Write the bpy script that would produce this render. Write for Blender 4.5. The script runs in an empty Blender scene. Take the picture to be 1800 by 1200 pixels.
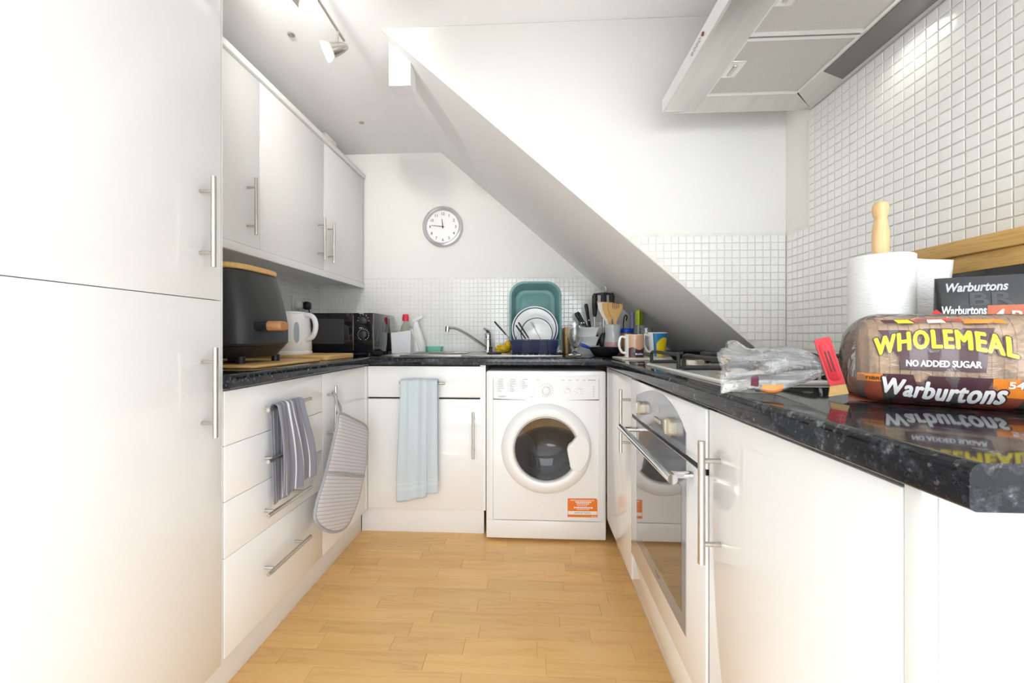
import bpy, bmesh, math, random
from mathutils import Vector, Matrix, noise

random.seed(7)
S = bpy.context.scene
C = S.collection
R = math.radians
PI = math.pi

# ------------------------------------------------------------------ camera
cam = bpy.data.objects.new('camera', bpy.data.cameras.new('camera'))
C.objects.link(cam)
cam.data.sensor_width = 36.0
cam.data.lens = 680.0 / 1800.0 * 36.0
cam.data.shift_y = -8.0 / 1800.0
cam.data.clip_start = 0.01
cam.location = (0, 0, 1.017)
cam.rotation_euler = (R(90), 0, R(2.78))
S.camera = cam

# ------------------------------------------------------------------ world, daylight, exposure
wd = bpy.data.worlds.new('world'); S.world = wd; wd.use_nodes = True
wd.node_tree.nodes['Background'].inputs[0].default_value = (0.92, 0.96, 1.0, 1)
wd.node_tree.nodes['Background'].inputs[1].default_value = 2.0
S.view_settings.view_transform = 'Standard'
S.view_settings.look = 'None'
S.view_settings.gamma = 1.0
S.view_settings.use_curve_mapping = False
S.view_settings.exposure = -0.20
S.cycles.max_bounces = 14
S.cycles.diffuse_bounces = 8
S.cycles.glossy_bounces = 6
S.cycles.transparent_max_bounces = 16
S.cycles.caustics_reflective = False
S.cycles.caustics_refractive = False

def area_light(name, loc, rot, sx, sy, power, col):
    l = bpy.data.lights.new(name, 'AREA'); l.shape = 'RECTANGLE'; l.size = sx; l.size_y = sy
    l.energy = power; l.color = col
    o = bpy.data.objects.new(name, l); C.objects.link(o)
    o.location = loc; o.rotation_euler = rot
    return o
# daylight through the two living-room windows behind the camera
area_light('daylight_rear_window', (0.75, -4.16, 1.35), (R(90), 0, 0), 3.3, 1.7, 106, (0.88, 0.95, 1.0))
area_light('daylight_side_window', (2.96, -1.0, 1.35), (R(90), 0, R(90)), 1.6, 1.5, 3, (0.96, 0.985, 1.0))

# unseen sun, added to bounce fill light off the living-room carpet behind the camera
sun = bpy.data.lights.new('sun', 'SUN'); sun.energy = 17.0; sun.angle = R(1.0); sun.color = (0.985, 0.985, 1.0)
so = bpy.data.objects.new('sun', sun); C.objects.link(so); so.rotation_euler = (R(66), 0, R(-4))
# ------------------------------------------------------------------ materials
MATS = {}
def nd(nt, t, **kw):
    n = nt.nodes.new(t)
    for k, v in kw.items(): setattr(n, k, v)
    return n
def mat(name, col, rough=0.5, metal=0.0, coat=0.0, coat_rough=0.03, spec=0.5, trans=0.0, ior=1.45, alpha=1.0, emit=None, sheen=0.0):
    if name in MATS: return MATS[name]
    m = bpy.data.materials.new(name); m.use_nodes = True
    b = m.node_tree.nodes['Principled BSDF']
    i = b.inputs
    i['Base Color'].default_value = (*col, 1); i['Roughness'].default_value = rough; i['Metallic'].default_value = metal
    i['Coat Weight'].default_value = coat; i['Coat Roughness'].default_value = coat_rough
    i['Specular IOR Level'].default_value = spec; i['Transmission Weight'].default_value = trans
    i['IOR'].default_value = ior; i['Alpha'].default_value = alpha; i['Sheen Weight'].default_value = sheen
    if emit: i['Emission Color'].default_value = (*emit[0], 1); i['Emission Strength'].default_value = emit[1]
    MATS[name] = m
    return m
def bsdf(m): return m.node_tree.nodes['Principled BSDF']
def ramp(nt, stops):
    r = nd(nt, 'ShaderNodeValToRGB'); e = r.color_ramp.elements
    while len(e) < len(stops): e.new(0.5)
    for el, (p, c) in zip(e, stops): el.position = p; el.color = (*c, 1)
    return r
def noisy(m, scale, amount, bump=0.0, bump_scale=None, coords='Object', stretch=(1, 1, 1), dist=0.002):
    """small variation of value and a fine relief"""
    nt = m.node_tree; L = nt.links; b = bsdf(m)
    tc = nd(nt, 'ShaderNodeTexCoord'); mp = nd(nt, 'ShaderNodeMapping'); mp.inputs['Scale'].default_value = stretch
    L.new(tc.outputs[coords], mp.inputs[0])
    n = nd(nt, 'ShaderNodeTexNoise'); n.inputs['Scale'].default_value = scale; n.inputs['Detail'].default_value = 4
    L.new(mp.outputs[0], n.inputs['Vector'])
    c = b.inputs['Base Color'].default_value[:3]
    if amount:
        r = ramp(nt, [(0.3, tuple(x * (1 - amount) for x in c)), (0.7, tuple(min(1, x * (1 + amount)) for x in c))])
        L.new(n.outputs['Fac'], r.inputs[0]); L.new(r.outputs[0], b.inputs['Base Color'])
    if bump:
        n2 = nd(nt, 'ShaderNodeTexNoise'); n2.inputs['Scale'].default_value = bump_scale or scale; n2.inputs['Detail'].default_value = 3
        L.new(mp.outputs[0], n2.inputs['Vector'])
        bp = nd(nt, 'ShaderNodeBump'); bp.inputs['Strength'].default_value = bump; bp.inputs['Distance'].default_value = dist
        L.new(n2.outputs['Fac'], bp.inputs['Height']); L.new(bp.outputs[0], b.inputs['Normal'])
    return m

paint = noisy(mat('wall paint', (0.83, 0.822, 0.785), 0.75), 2.0, 0.012, 0.06, 60)
paint_w = noisy(mat('white paint', (0.88, 0.88, 0.885), 0.7), 2.0, 0.01, 0.05, 60)
ceil_m = noisy(mat('ceiling paint', (0.92, 0.92, 0.92), 0.8), 2.0, 0.012, 0.05, 50)
gloss = noisy(mat('cream gloss door', (0.855, 0.85, 0.835), 0.28, coat=0.8, coat_rough=0.03, spec=0.4), 1.5, 0.008)
carc = mat('white carcass', (0.85, 0.845, 0.83), 0.4)
plinth_m = noisy(mat('white plinth', (0.86, 0.86, 0.86), 0.4), 3, 0.015)
tile_m = noisy(mat('glazed tile', (0.88, 0.875, 0.85), 0.16, coat=0.6, coat_rough=0.05), 9, 0.02, coords='Object')
grout = noisy(mat('grout', (0.79, 0.78, 0.73), 0.9), 30, 0.06)
nickel = noisy(mat('brushed nickel', (0.60, 0.57, 0.52), 0.32, metal=1.0), 200, 0.06, stretch=(1, 1, 0.05))
chrome = mat('chrome', (0.75, 0.75, 0.76), 0.08, metal=1.0)
steel = noisy(mat('stainless steel', (0.62, 0.61, 0.58), 0.28, metal=1.0), 120, 0.05, stretch=(0.05, 1, 1))
hood_steel = noisy(mat('satin steel sheet', (0.66, 0.65, 0.62), 0.38, metal=0.85), 40, 0.05, stretch=(1, 0.1, 1))
black_pl = mat('black plastic', (0.018, 0.018, 0.02), 0.35)
black_gl = mat('black gloss', (0.012, 0.012, 0.014), 0.07, coat=0.6)
gap_shade = mat('recess shade', (0.03, 0.025, 0.02), 0.9)  # near-black colour carries the shade of gaps and recesses
iron = noisy(mat('cast iron', (0.02, 0.02, 0.022), 0.42), 80, 0.2, 0.15, 300)
white_en = mat('white enamel', (0.88, 0.88, 0.885), 0.22, coat=0.4)
white_pl = mat('white plastic', (0.86, 0.86, 0.87), 0.3)
grey_print = mat('grey print', (0.32, 0.32, 0.34), 0.5)
black_print = mat('black print', (0.03, 0.03, 0.035), 0.5)
white_print = mat('white print', (0.88, 0.88, 0.88), 0.4)
ceramic = mat('white ceramic', (0.86, 0.86, 0.86), 0.14, coat=0.5)
glassm = mat('clear glass', (0.97, 0.98, 0.98), 0.02, trans=1.0, ior=1.45)

def worktop_material():
    m = mat('black speckled laminate', (0.02, 0.021, 0.024), 0.07, coat=0.0, spec=0.42)
    nt = m.node_tree; L = nt.links; b = bsdf(m)
    tc = nd(nt, 'ShaderNodeTexCoord')
    n1 = nd(nt, 'ShaderNodeTexNoise'); n1.inputs['Scale'].default_value = 55; n1.inputs['Detail'].default_value = 6; n1.inputs['Roughness'].default_value = 0.7
    n2 = nd(nt, 'ShaderNodeTexNoise'); n2.inputs['Scale'].default_value = 130; n2.inputs['Detail'].default_value = 3
    v = nd(nt, 'ShaderNodeTexVoronoi'); v.inputs['Scale'].default_value = 75
    for n in (n1, n2, v): L.new(tc.outputs['Object'], n.inputs['Vector'])
    r1 = ramp(nt, [(0.50, (0.010, 0.011, 0.014)), (0.60, (0.035, 0.038, 0.046)), (0.70, (0.16, 0.17, 0.18))])
    L.new(n1.outputs['Fac'], r1.inputs[0])
    r2 = ramp(nt, [(0.62, (0, 0, 0)), (0.72, (0.20, 0.20, 0.19))])
    L.new(n2.outputs['Fac'], r2.inputs[0])
    mx = nd(nt, 'ShaderNodeMix', data_type='RGBA', blend_type='ADD'); mx.inputs[0].default_value = 0.5
    L.new(r1.outputs[0], mx.inputs[6]); L.new(r2.outputs[0], mx.inputs[7])
    L.new(mx.outputs[2], b.inputs['Base Color'])
    return m
worktop_m = worktop_material()

def wood_material(name, light, dark, scale=1.0, rough=0.4, axis=0, rnd=0.0, coat=0.0):
    m = mat(name, light, rough, coat=coat, coat_rough=0.12)
    nt = m.node_tree; L = nt.links; b = bsdf(m)
    tc = nd(nt, 'ShaderNodeTexCoord'); oi = nd(nt, 'ShaderNodeObjectInfo')
    sc = [1, 1, 1]; 
    for k in range(3): sc[k] = (1.2 if k == axis else 14) * scale
    off = nd(nt, 'ShaderNodeVectorMath', operation='SCALE'); off.inputs[0].default_value = (17.3, 9.1, 5.7)
    L.new(oi.outputs['Random'], off.inputs['Scale'])
    mp = nd(nt, 'ShaderNodeMapping'); mp.inputs['Scale'].default_value = sc
    L.new(tc.outputs['Object'], mp.inputs['Vector']); L.new(off.outputs[0], mp.inputs['Location'])
    n = nd(nt, 'ShaderNodeTexNoise'); n.inputs['Scale'].default_value = 1.6; n.inputs['Detail'].default_value = 5; n.inputs['Distortion'].default_value = 1.1
    L.new(mp.outputs[0], n.inputs['Vector'])
    w = nd(nt, 'ShaderNodeMath', operation='MULTIPLY'); w.inputs[1].default_value = 5.0
    L.new(n.outputs['Fac'], w.inputs[0])
    fr = nd(nt, 'ShaderNodeMath', operation='PINGPONG'); fr.inputs[1].default_value = 0.5
    L.new(w.outputs[0], fr.inputs[0])
    r = ramp(nt, [(0.0, dark), (0.28, tuple((a * .4 + c * .6) for a, c in zip(dark, light))), (0.7, light)])
    ml = nd(nt, 'ShaderNodeMath', operation='MULTIPLY'); ml.inputs[1].default_value = 2.0
    L.new(fr.outputs[0], ml.inputs[0]); L.new(ml.outputs[0], r.inputs[0])
    if rnd:
        hv = nd(nt, 'ShaderNodeHueSaturation')
        mr = nd(nt, 'ShaderNodeMapRange'); mr.inputs['To Min'].default_value = 1 - rnd; mr.inputs['To Max'].default_value = 1 + rnd
        L.new(oi.outputs['Random'], mr.inputs['Value']); L.new(mr.outputs[0], hv.inputs['Value'])
        L.new(r.outputs[0], hv.inputs['Color']); L.new(hv.outputs[0], b.inputs['Base Color'])
    else: L.new(r.outputs[0], b.inputs['Base Color'])
    return m
plank_m = wood_material('beech laminate', (0.79, 0.49, 0.19), (0.73, 0.43, 0.155), 0.7, 0.26, 0, 0.07, coat=0.25)
board_m = wood_material('bamboo board', (0.70, 0.44, 0.17), (0.60, 0.35, 0.11), 2.0, 0.45, 0)
board_y = wood_material('oak frame', (0.66, 0.41, 0.14), (0.55, 0.31, 0.09), 2.0, 0.45, 1)
turned_m = wood_material('turned beech', (0.78, 0.52, 0.27), (0.70, 0.43, 0.20), 3.0, 0.4, 2)
spat_m = wood_material('utensil wood', (0.70, 0.42, 0.15), (0.62, 0.35, 0.11), 5.0, 0.5, 2)

# ------------------------------------------------------------------ mesh helpers
class MB:
    def __init__(s): s.bm = bmesh.new(); s.uv = None
    def box(s, x0, x1, y0, y1, z0, z1, bev=0.0, seg=2, rot=None):
        M = Matrix.Translation(((x0 + x1) / 2, (y0 + y1) / 2, (z0 + z1) / 2))
        if rot is not None: M = M @ rot
        M = M @ Matrix.Diagonal((abs(x1 - x0), abs(y1 - y0), abs(z1 - z0), 1))
        r = bmesh.ops.create_cube(s.bm, size=1, matrix=M)
        if bev:
            es = list({e for v in r['verts'] for e in v.link_edges})
            bmesh.ops.bevel(s.bm, geom=es, offset=bev, segments=seg, profile=0.5, affect='EDGES')
        return s
    def ring(s, pts): return [s.bm.verts.new(p) for p in pts]
    def bridge(s, a, b, closed=True):
        n = len(a)
        for i in range(n if closed else n - 1):
            j = (i + 1) % n
            try: s.bm.faces.new((a[i], a[j], b[j], b[i]))
            except ValueError: pass
    def cap(s, r, flip=False):
        try: s.bm.faces.new(r if not flip else r[::-1])
        except ValueError: pass
    def cyl(s, p0, p1, r0, r1=None, n=16):
        p0 = Vector(p0); p1 = Vector(p1); r1 = r0 if r1 is None else r1
        q = (p1 - p0).to_track_quat('Z', 'Y')
        rr = []
        for p, r in ((p0, r0), (p1, r1)):
            rr.append(s.ring([p + q @ Vector((r * math.cos(2 * PI * k / n), r * math.sin(2 * PI * k / n), 0)) for k in range(n)]))
        s.bridge(rr[0], rr[1]); s.cap(rr[0], True); s.cap(rr[1])
        return s
    def tube(s, pts, r, n=8, closed=False):
        pts = [Vector(p) for p in pts]; m = len(pts)
        rad = r if isinstance(r, (list, tuple)) else [r] * m
        rings = []; up = None
        for i, p in enumerate(pts):
            if closed: t = pts[(i + 1) % m] - pts[i - 1]
            else: t = pts[min(i + 1, m - 1)] - pts[max(i - 1, 0)]
            t.normalize()
            if up is None: up = t.orthogonal().normalized()
            else: up = (up - t * up.dot(t)).normalized()
            bn = t.cross(up)
            rings.append(s.ring([p + (up * math.cos(2 * PI * k / n) + bn * math.sin(2 * PI * k / n)) * rad[i] for k in range(n)]))
        for i in range(m - 1): s.bridge(rings[i], rings[i + 1])
        if closed: s.bridge(rings[-1], rings[0])
        else: s.cap(rings[0], True); s.cap(rings[-1])
        return s
    def lathe(s, prof, n=32, M=None, a0=0, a1=2 * PI):
        M = M or Matrix()
        if not isinstance(M, Matrix): M = Matrix.Translation(M)
        rings = []
        for r, z in prof:
            if r < 1e-6: rings.append([s.bm.verts.new(M @ Vector((0, 0, z)))])
            else: rings.append(s.ring([M @ Vector((r * math.cos(2 * PI * k / n), r * math.sin(2 * PI * k / n), z)) for k in range(n)]))
        for a, b in zip(rings, rings[1:]):
            if len(a) == 1 and len(b) == 1: continue
            if len(a) == 1:
                for k in range(n): s.bm.faces.new((a[0], b[(k + 1) % n], b[k]))
            elif len(b) == 1:
                for k in range(n): s.bm.faces.new((a[k], a[(k + 1) % n], b[0]))
            else: s.bridge(a, b)
        return s
    def prism(s, poly, f0, f1):
        """poly: 2-D points; f0, f1 map (a, b) to the two end faces"""
        a = s.ring([f0(*p) for p in poly]); b = s.ring([f1(*p) for p in poly])
        s.bridge(a, b); s.cap(a, True); s.cap(b)
        return s
    def loft(s, rings, cap0=True, cap1=True):
        rr = [s.ring(r) for r in rings]
        for a, b in zip(rr, rr[1:]): s.bridge(a, b)
        if cap0: s.cap(rr[0], True)
        if cap1: s.cap(rr[-1])
        return s
    def grid(s, f, nu, nv):
        lay = s.bm.loops.layers.uv.verify()
        vs = [[s.bm.verts.new(f(i / nu, j / nv)) for i in range(nu + 1)] for j in range(nv + 1)]
        for j in range(nv):
            for i in range(nu):
                fc = s.bm.faces.new((vs[j][i], vs[j][i + 1], vs[j + 1][i + 1], vs[j + 1][i]))
                for lp, (a, b) in zip(fc.loops, ((i, j), (i + 1, j), (i + 1, j + 1), (i, j + 1))):
                    lp[lay].uv = (a / nu, b / nv)
        return s
    def quad(s, *pts):
        s.cap(s.ring(pts)); return s
    def add(s, verts, faces, fn=lambda v: v):
        vs = [s.bm.verts.new(fn(v)) for v in verts]
        for f in faces:
            try: s.bm.faces.new([vs[k] for k in f])
            except ValueError: pass
        return s
    def build(s, name, m, parent=None, angle=35, normals=True):
        if normals: bmesh.ops.recalc_face_normals(s.bm, faces=s.bm.faces)
        me = bpy.data.meshes.new(name); s.bm.to_mesh(me); s.bm.free()
        if m: me.materials.append(m)
        me.shade_smooth(); me.set_sharp_from_angle(angle=R(angle))
        return put(name, me, parent)

def world_of(o):
    M = Matrix.LocRotScale(o.location, o.rotation_euler, o.scale)
    return M if o.parent is None else world_of(o.parent) @ o.matrix_parent_inverse @ M
def put(name, me, parent=None):
    o = bpy.data.objects.new(name, me); C.objects.link(o)
    if parent is not None:
        o.parent = parent
        o.matrix_parent_inverse = world_of(parent).inverted()
    return o
def tag(o, label, cat, group=None):
    o['label'] = label; o['category'] = cat
    if group: o['group'] = group
    return o
def thing(name, label, cat, loc=(0, 0, 0), group=None):
    o = bpy.data.objects.new(name, None); C.objects.link(o); o.location = loc
    o.empty_display_size = 0.05
    return tag(o, label, cat, group)
def struct(o): o['kind'] = 'structure'; return o
def stuff(o): o['kind'] = 'stuff'; return o
def solidify(o, t, off=0.0, sub=0):
    if sub:
        d = o.modifiers.new('sub', 'SUBSURF'); d.levels = sub; d.render_levels = sub
    d = o.modifiers.new('solid', 'SOLIDIFY'); d.thickness = t; d.offset = off
    return o

def text_data(string, size=1.0, bold=0.0, shear=0.0, align='CENTER', space=1.0, sub=0.0):
    cu = bpy.data.curves.new('lettering', 'FONT'); cu.body = string; cu.size = size
    cu.offset = bold; cu.shear = shear; cu.align_x = align; cu.space_character = space; cu.resolution_u = 3
    cu.fill_mode = 'FRONT'
    o = bpy.data.objects.new('lettering', cu); C.objects.link(o)
    dg = bpy.context.evaluated_depsgraph_get()
    me = bpy.data.meshes.new_from_object(o.evaluated_get(dg))
    bpy.data.objects.remove(o); bpy.data.curves.remove(cu)
    if sub:
        bm = bmesh.new(); bm.from_mesh(me)
        bmesh.ops.triangulate(bm, faces=bm.faces)
        for _ in range(3):
            es = [e for e in bm.edges if e.calc_length() > sub]
            if not es: break
            bmesh.ops.subdivide_edges(bm, edges=es, cuts=1)
            bmesh.ops.triangulate(bm, faces=bm.faces)
        bm.to_mesh(me); bm.free()
    v = [x.co.copy() for x in me.vertices]; f = [tuple(p.vertices) for p in me.polygons]
    bpy.data.meshes.remove(me)
    return v, f
def text_on(mb, string, size, org, xd, yd, bold=0.0, shear=0.0, align='CENTER', space=1.0):
    v, f = text_data(string, size, bold, shear, align, space)
    org = Vector(org); xd = Vector(xd); yd = Vector(yd)
    mb.add(v, f, lambda p: org + xd * p.x + yd * p.y)
    return mb
def catmull(pts, n=6, closed=True):
    m = len(pts); out = []
    P = [Vector(p) for p in pts]
    for i in range(m if closed else m - 1):
        if closed: a, b, c, d = P[i - 1], P[i], P[(i + 1) % m], P[(i + 2) % m]
        else: a, b, c, d = P[max(i - 1, 0)], P[i], P[i + 1], P[min(i + 2, m - 1)]
        for k in range(n):
            t = k / n
            out.append(0.5 * ((2 * b) + (c - a) * t + (2 * a - 5 * b + 4 * c - d) * t * t + (3 * b - a - 3 * c + d) * t ** 3))
    if not closed: out.append(P[-1])
    return out
def rrect(w, h, r, n=5, cx=0, cy=0):
    out = []
    for qx, qy, a in ((1, 1, 0), (-1, 1, 90), (-1, -1, 180), (1, -1, 270)):
        for k in range(n + 1):
            t = R(a + 90 * k / n)
            out.append((cx + qx * (w / 2 - r) + r * math.cos(t), cy + qy * (h / 2 - r) + r * math.sin(t)))
    return out

# ------------------------------------------------------------------ key measures (metres)
XL, XR, YB, ZC = -1.44, 0.97, 2.56, 2.25      # left wall, right wall, back wall, ceiling
YS = 1.52                                      # face of the wall below the stairs
WT, WB = 0.915, 0.875                          # worktop top and underside
XLD, XRD, YBD = -0.84, 0.37, 1.95              # door planes
def soffit_z(x): return 2.25 - 0.877 * (x + 0.60)

# ------------------------------------------------------------------ room
YR, XF = -4.2, 3.0                             # rear wall, far wall of the living room behind the camera
fl = struct(MB().box(XL - .1, XF + .1, YR - .1, YB + .1, -0.06, -0.004).build('floor', plank_m))
struct(MB().box(XL - .1, XF + .1, YR - .1, YB + .1, ZC, ZC + .08).build('ceiling', ceil_m))
wl = struct(MB().box(XL - .1, XL, YR - .1, YB + .1, -0.004, ZC).build('wall_left', paint))
wb = struct(MB().box(XL, XR + .1, YB, YB + .1, -0.004, ZC).build('wall_back', paint))
wr = struct(MB().box(XR, XR + .1, 0.385, YB, -0.004, ZC).build('wall_right', paint))
m = MB().box(XR + .1, XF, 0.385, 0.485, -0.004, ZC)
struct(m.build('wall_return', paint))
struct(MB().box(0.386, XR, 0.385, 0.4030, -0.004, WB).build('wall_end', mat('pale grey paint', (.72, .73, .75), .6)))
struct(MB().box(XF, XF + .1, YR - .1, -1.9, -.004, ZC).box(XF, XF + .1, -.1, .485, -.004, ZC)
       .box(XF, XF + .1, -1.9, -.1, -.004, .55).box(XF, XF + .1, -1.9, -.1, 2.15, ZC).build('wall_far', paint))
struct(MB().box(XL, -1.0, YR - .1, YR, -.004, ZC).box(2.5, XF, YR - .1, YR, -.004, ZC)
       .box(-1.0, 2.5, YR - .1, YR, -.004, .45).box(-1.0, 2.5, YR - .1, YR, 2.2, ZC).build('wall_rear', paint))
MB().box(XL, XF, YR, .384, -.004, .006).build('bounce_carpet', noisy(mat('pale carpet', (.74, .74, .745), .95), 200, .05, .3, 400), fl)  # unseen pale floor covering added to bounce neutral light up to the ceiling
struct(MB().box(XL, XR, 0.285, 0.385, 1.93, ZC).build('wall_light_block', paint))     # unseen downstand added to block living-room ceiling light from the upper walls
# windows behind the camera (frames only; they are open to the sky)
w1 = MB()
for x in (-1.0, 0.14, 1.31, 2.45): w1.box(x, x + .05, YR - .07, YR - .03, .45, 2.2)
w1.box(-1.0, 2.5, YR - .07, YR - .03, .45, .5).box(-1.0, 2.5, YR - .07, YR - .03, 2.15, 2.2)
struct(w1.build('window_1', paint_w))
w2 = MB()
for y in (-1.9, -1.025, -.15): w2.box(XF + .03, XF + .07, y, y + .05, .55, 2.15)
w2.box(XF + .03, XF + .07, -1.9, -.1, .55, .6).box(XF + .03, XF + .07, -1.9, -.1, 2.1, 2.15)
struct(w2.build('window_2', paint_w))

# wall and sloping soffit below the staircase
poly = [(-0.60, 2.249), (0.922, WT + .0005), (XR - .0005, WT + .0005), (XR - .0005, 2.249)]
ws = struct(MB().prism(poly, lambda a, b: (a, YS, b), lambda a, b: (a, YB - .0005, b)).build('wall_stair', paint, angle=20))
ws.data.materials.append(ceil_m)            # the underside is painted like the ceiling
for p in ws.data.polygons:
    if p.normal.z < -.3 and p.normal.x < -.3: p.material_index = 1

# mosaic tiles: each near tile an object, the rest joined
PT, TS, TT = 0.0285, 0.0262, 0.0035
def tile_mesh():
    b = MB().box(-TS / 2, TS / 2, -TS / 2, TS / 2, 0, TT, bev=0.0012, seg=1)
    me = bpy.data.meshes.new('tile'); bmesh.ops.recalc_face_normals(b.bm, faces=b.bm.faces)
    b.bm.to_mesh(me); b.bm.free(); me.materials.append(tile_m); return me
TM = tile_mesh()
def tile_obj(parent, loc, rot):
    o = bpy.data.objects.new('tile', TM); C.objects.link(o); o.parent = parent
    o.location = loc; o.rotation_euler = rot; return o
def tile_block(name, parent, locs, rot):
    """all tiles too small or too many to pick apart, as real geometry in one part"""
    V = [v.co for v in TM.vertices]; Fc = [tuple(p.vertices) for p in TM.polygons]
    M3 = rot.to_matrix() if hasattr(rot, 'to_matrix') else rot
    vs, fs = [], []
    for l in locs:
        n = len(vs); l = Vector(l)
        vs += [tuple(M3 @ v + l) for v in V]; fs += [tuple(i + n for i in f) for f in Fc]
    me = bpy.data.meshes.new(name); me.from_pydata(vs, [], fs); me.materials.append(tile_m)
    return stuff(put(name, me, parent))
from mathutils import Euler
ROT_RIGHT = Euler((0, R(-90), 0)); ROT_BACK = Euler((R(90), 0, 0)); ROT_LEFT = Euler((0, R(90), 0))
def backing(name, parent, *a): return MB().box(*a).build(name, grout, parent)
# right wall: full height beside the hood, splashback height in the corner
backing('grout', wr, XR - .003, XR - .0002, 0.40, 1.392, WT + .001, ZC - .001)
backing('grout', wr, XR - .003, XR - .0002, 1.392, YS - .001, WT + .001, 1.415)
near, far = [], []
nz = int((ZC - WT) / PT); 
for j in range(nz):
    z = WT + PT * (j + .5)
    for i in range(40):
        y = 1.392 - PT * (i + .5)
        if y < 0.42: continue
        d = math.hypot(XR, y)
        (near if (z > 1.19 and y > 0.70 and z < 1.017 + 0.885 * (y - .047)) else far).append((d, (XR - .003, y, z)))
    if z < 1.41:
        for i in range(4): far.append((9, (XR - .003, 1.392 + PT * (i + .5), z)))
near.sort()
for d, l in near[:300]: tile_obj(wr, l, ROT_RIGHT)
tile_block('tile_field', wr, [l for d, l in near[300:]] + [l for d, l in far], ROT_RIGHT)
# wall below the stairs
m = MB().prism([(0.355, 1.4149), (0.921, 0.9165), (XR - .004, 0.9165), (XR - .004, 1.4149)], lambda a, b: (a, YS - .003, b), lambda a, b: (a, YS - .0002, b))
m.build('grout', grout, ws)
for j in range(17):
    z = WT + PT * (j + .5) + .004
    for i in range(25):
        x = XR - .004 - PT * (i + .5)
        if z - PT * .46 < soffit_z(x - PT * .46) + .004 : continue
        tile_obj(ws, (x, YS - .003, z), ROT_BACK)
# back wall and left wall: too small in the picture to pick apart
locs = []
backing('grout', wb, XL + .003, XR, YB - .003, YB - .0002, WT + .001, 1.413)
for j in range(17):
    z = WT + PT * (j + .5) + .003
    for i in range(84):
        x = XL + .006 + PT * (i + .5)
        if z + PT > soffit_z(x): continue
        locs.append((x, YB - .003, z))
tile_block('tile_field', wb, locs, ROT_BACK)
locs = []
backing('grout', wl, XL + .0002, XL + .003, 1.02, YB - .003, WT + .001, 1.413)
for j in range(17):
    for i in range(53): locs.append((XL + .003, YB - .006 - PT * (i + .5), WT + PT * (j + .5) + .003))
tile_block('tile_field', wl, locs, ROT_LEFT)

# floor strips, each a child of the floor
def plank_mesh(L):
    b = MB().box(-L / 2 + .0003, L / 2 - .0003, -.0322, .0322, -.004, 0, bev=0.0006, seg=1)
    me = bpy.data.meshes.new('plank'); bmesh.ops.recalc_face_normals(b.bm, faces=b.bm.faces)
    b.bm.to_mesh(me); b.bm.free(); me.materials.append(plank_m); return me
PL = {L: plank_mesh(L) for L in (0.24, 0.31, 0.38, 0.46)}
rw = random.Random(3)
for j in range(25):
    y = 0.418 + .065 * j
    x = -1.02 - rw.random() * .3
    while x < 0.46:
        L = rw.choice(list(PL))
        if x + L > -0.96:
            o = bpy.data.objects.new('plank', PL[L]); C.objects.link(o); o.parent = fl
            o.location = (x + L / 2, y, 0)
        x += L

# ------------------------------------------------------------------ cabinet helpers
def bar_handle(parent, p0, p1, nrm, off=0.036, r=0.0062):
    """bar with two stand-offs; p0-p1 on the door face"""
    p0 = Vector(p0); p1 = Vector(p1); n = Vector(nrm)
    m = MB().cyl(p0 + n * off, p1 + n * off, r, n=14)
    for t in (0.16, 0.84):
        q = p0.lerp(p1, t); m.cyl(q, q + n * off, r * .72, n=10)
    return m.build('handle', nickel, parent)
G = 0.0009
def door_x(parent, x, s, y0, y1, z0, z1, name='door', t=0.018, mt=None):
    """a door in a plane x = const whose face looks to side s"""
    return MB().box(min(x, x - s * t), max(x, x - s * t), y0 + G, y1 - G, z0 + G, z1 - G, bev=.0012).build(name, mt or gloss, parent)
def door_y(parent, y, x0, x1, z0, z1, name='door', t=0.018):
    return MB().box(x0 + G, x1 - G, y, y + t, z0 + G, z1 - G, bev=.0012).build(name, gloss, parent)

# ------------------------------------------------------------------ left run
t = thing('tall_cabinet', 'tall cream larder cabinet at the far left, floor to above frame', 'cabinet', (-1.14, .7, .12))
MB().box(XL + .002, XLD - .0185, .40, 1.014, .137, 2.19, bev=.001).build('body', carc, t)
MB().box(XL + .002, XLD - .002, 1.0145, 1.0185, .137, 2.19).build('side_panel', gloss, t)
d = door_x(t, XLD, 1, .40, 1.012, 1.115, 2.185); bar_handle(d, (XLD, .944, 1.194), (XLD, .944, 1.424), (1, 0, 0))
d = door_x(t, XLD, 1, .40, 1.012, .125, 1.115); bar_handle(d, (XLD, .950, .760), (XLD, .950, .990), (1, 0, 0))

t = thing('drawer_cabinet', 'cream four-drawer base cabinet beside the tall cabinet', 'cabinet', (-1.14, 1.27, .12))
MB().box(XL + .002, XLD - .0185, 1.02, 1.524, .137, WB - .001).build('body', carc, t)
zs = [.868, .716, .562, .406, .132]
for k in range(4):
    d = door_x(t, XLD, 1, 1.022, 1.524, zs[k + 1], zs[k], 'drawer')
    zh = (.792, .634, .468, .288)[k]
    bar_handle(d, (XLD, 1.148, zh), (XLD, 1.378, zh), (1, 0, 0))
t = thing('base_cabinet', 'narrow cream corner cabinet door with the oven glove on its handle', 'cabinet', (-1.14, 1.73, .12))
MB().box(XL + .002, XLD - .0185, 1.525, 1.945, .137, WB - .001).build('body', carc, t)
d = door_x(t, XLD, 1, 1.525, 1.925, .132, .868); bar_handle(d, (XLD, 1.56, .585), (XLD, 1.56, .815), (1, 0, 0))
tag(MB().box(-.905, -.889, .42, 1.99, 0, .128, bev=.001).build('plinth', plinth_m), 'long white kickboard along the floor under the drawers', 'plinth')

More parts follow.
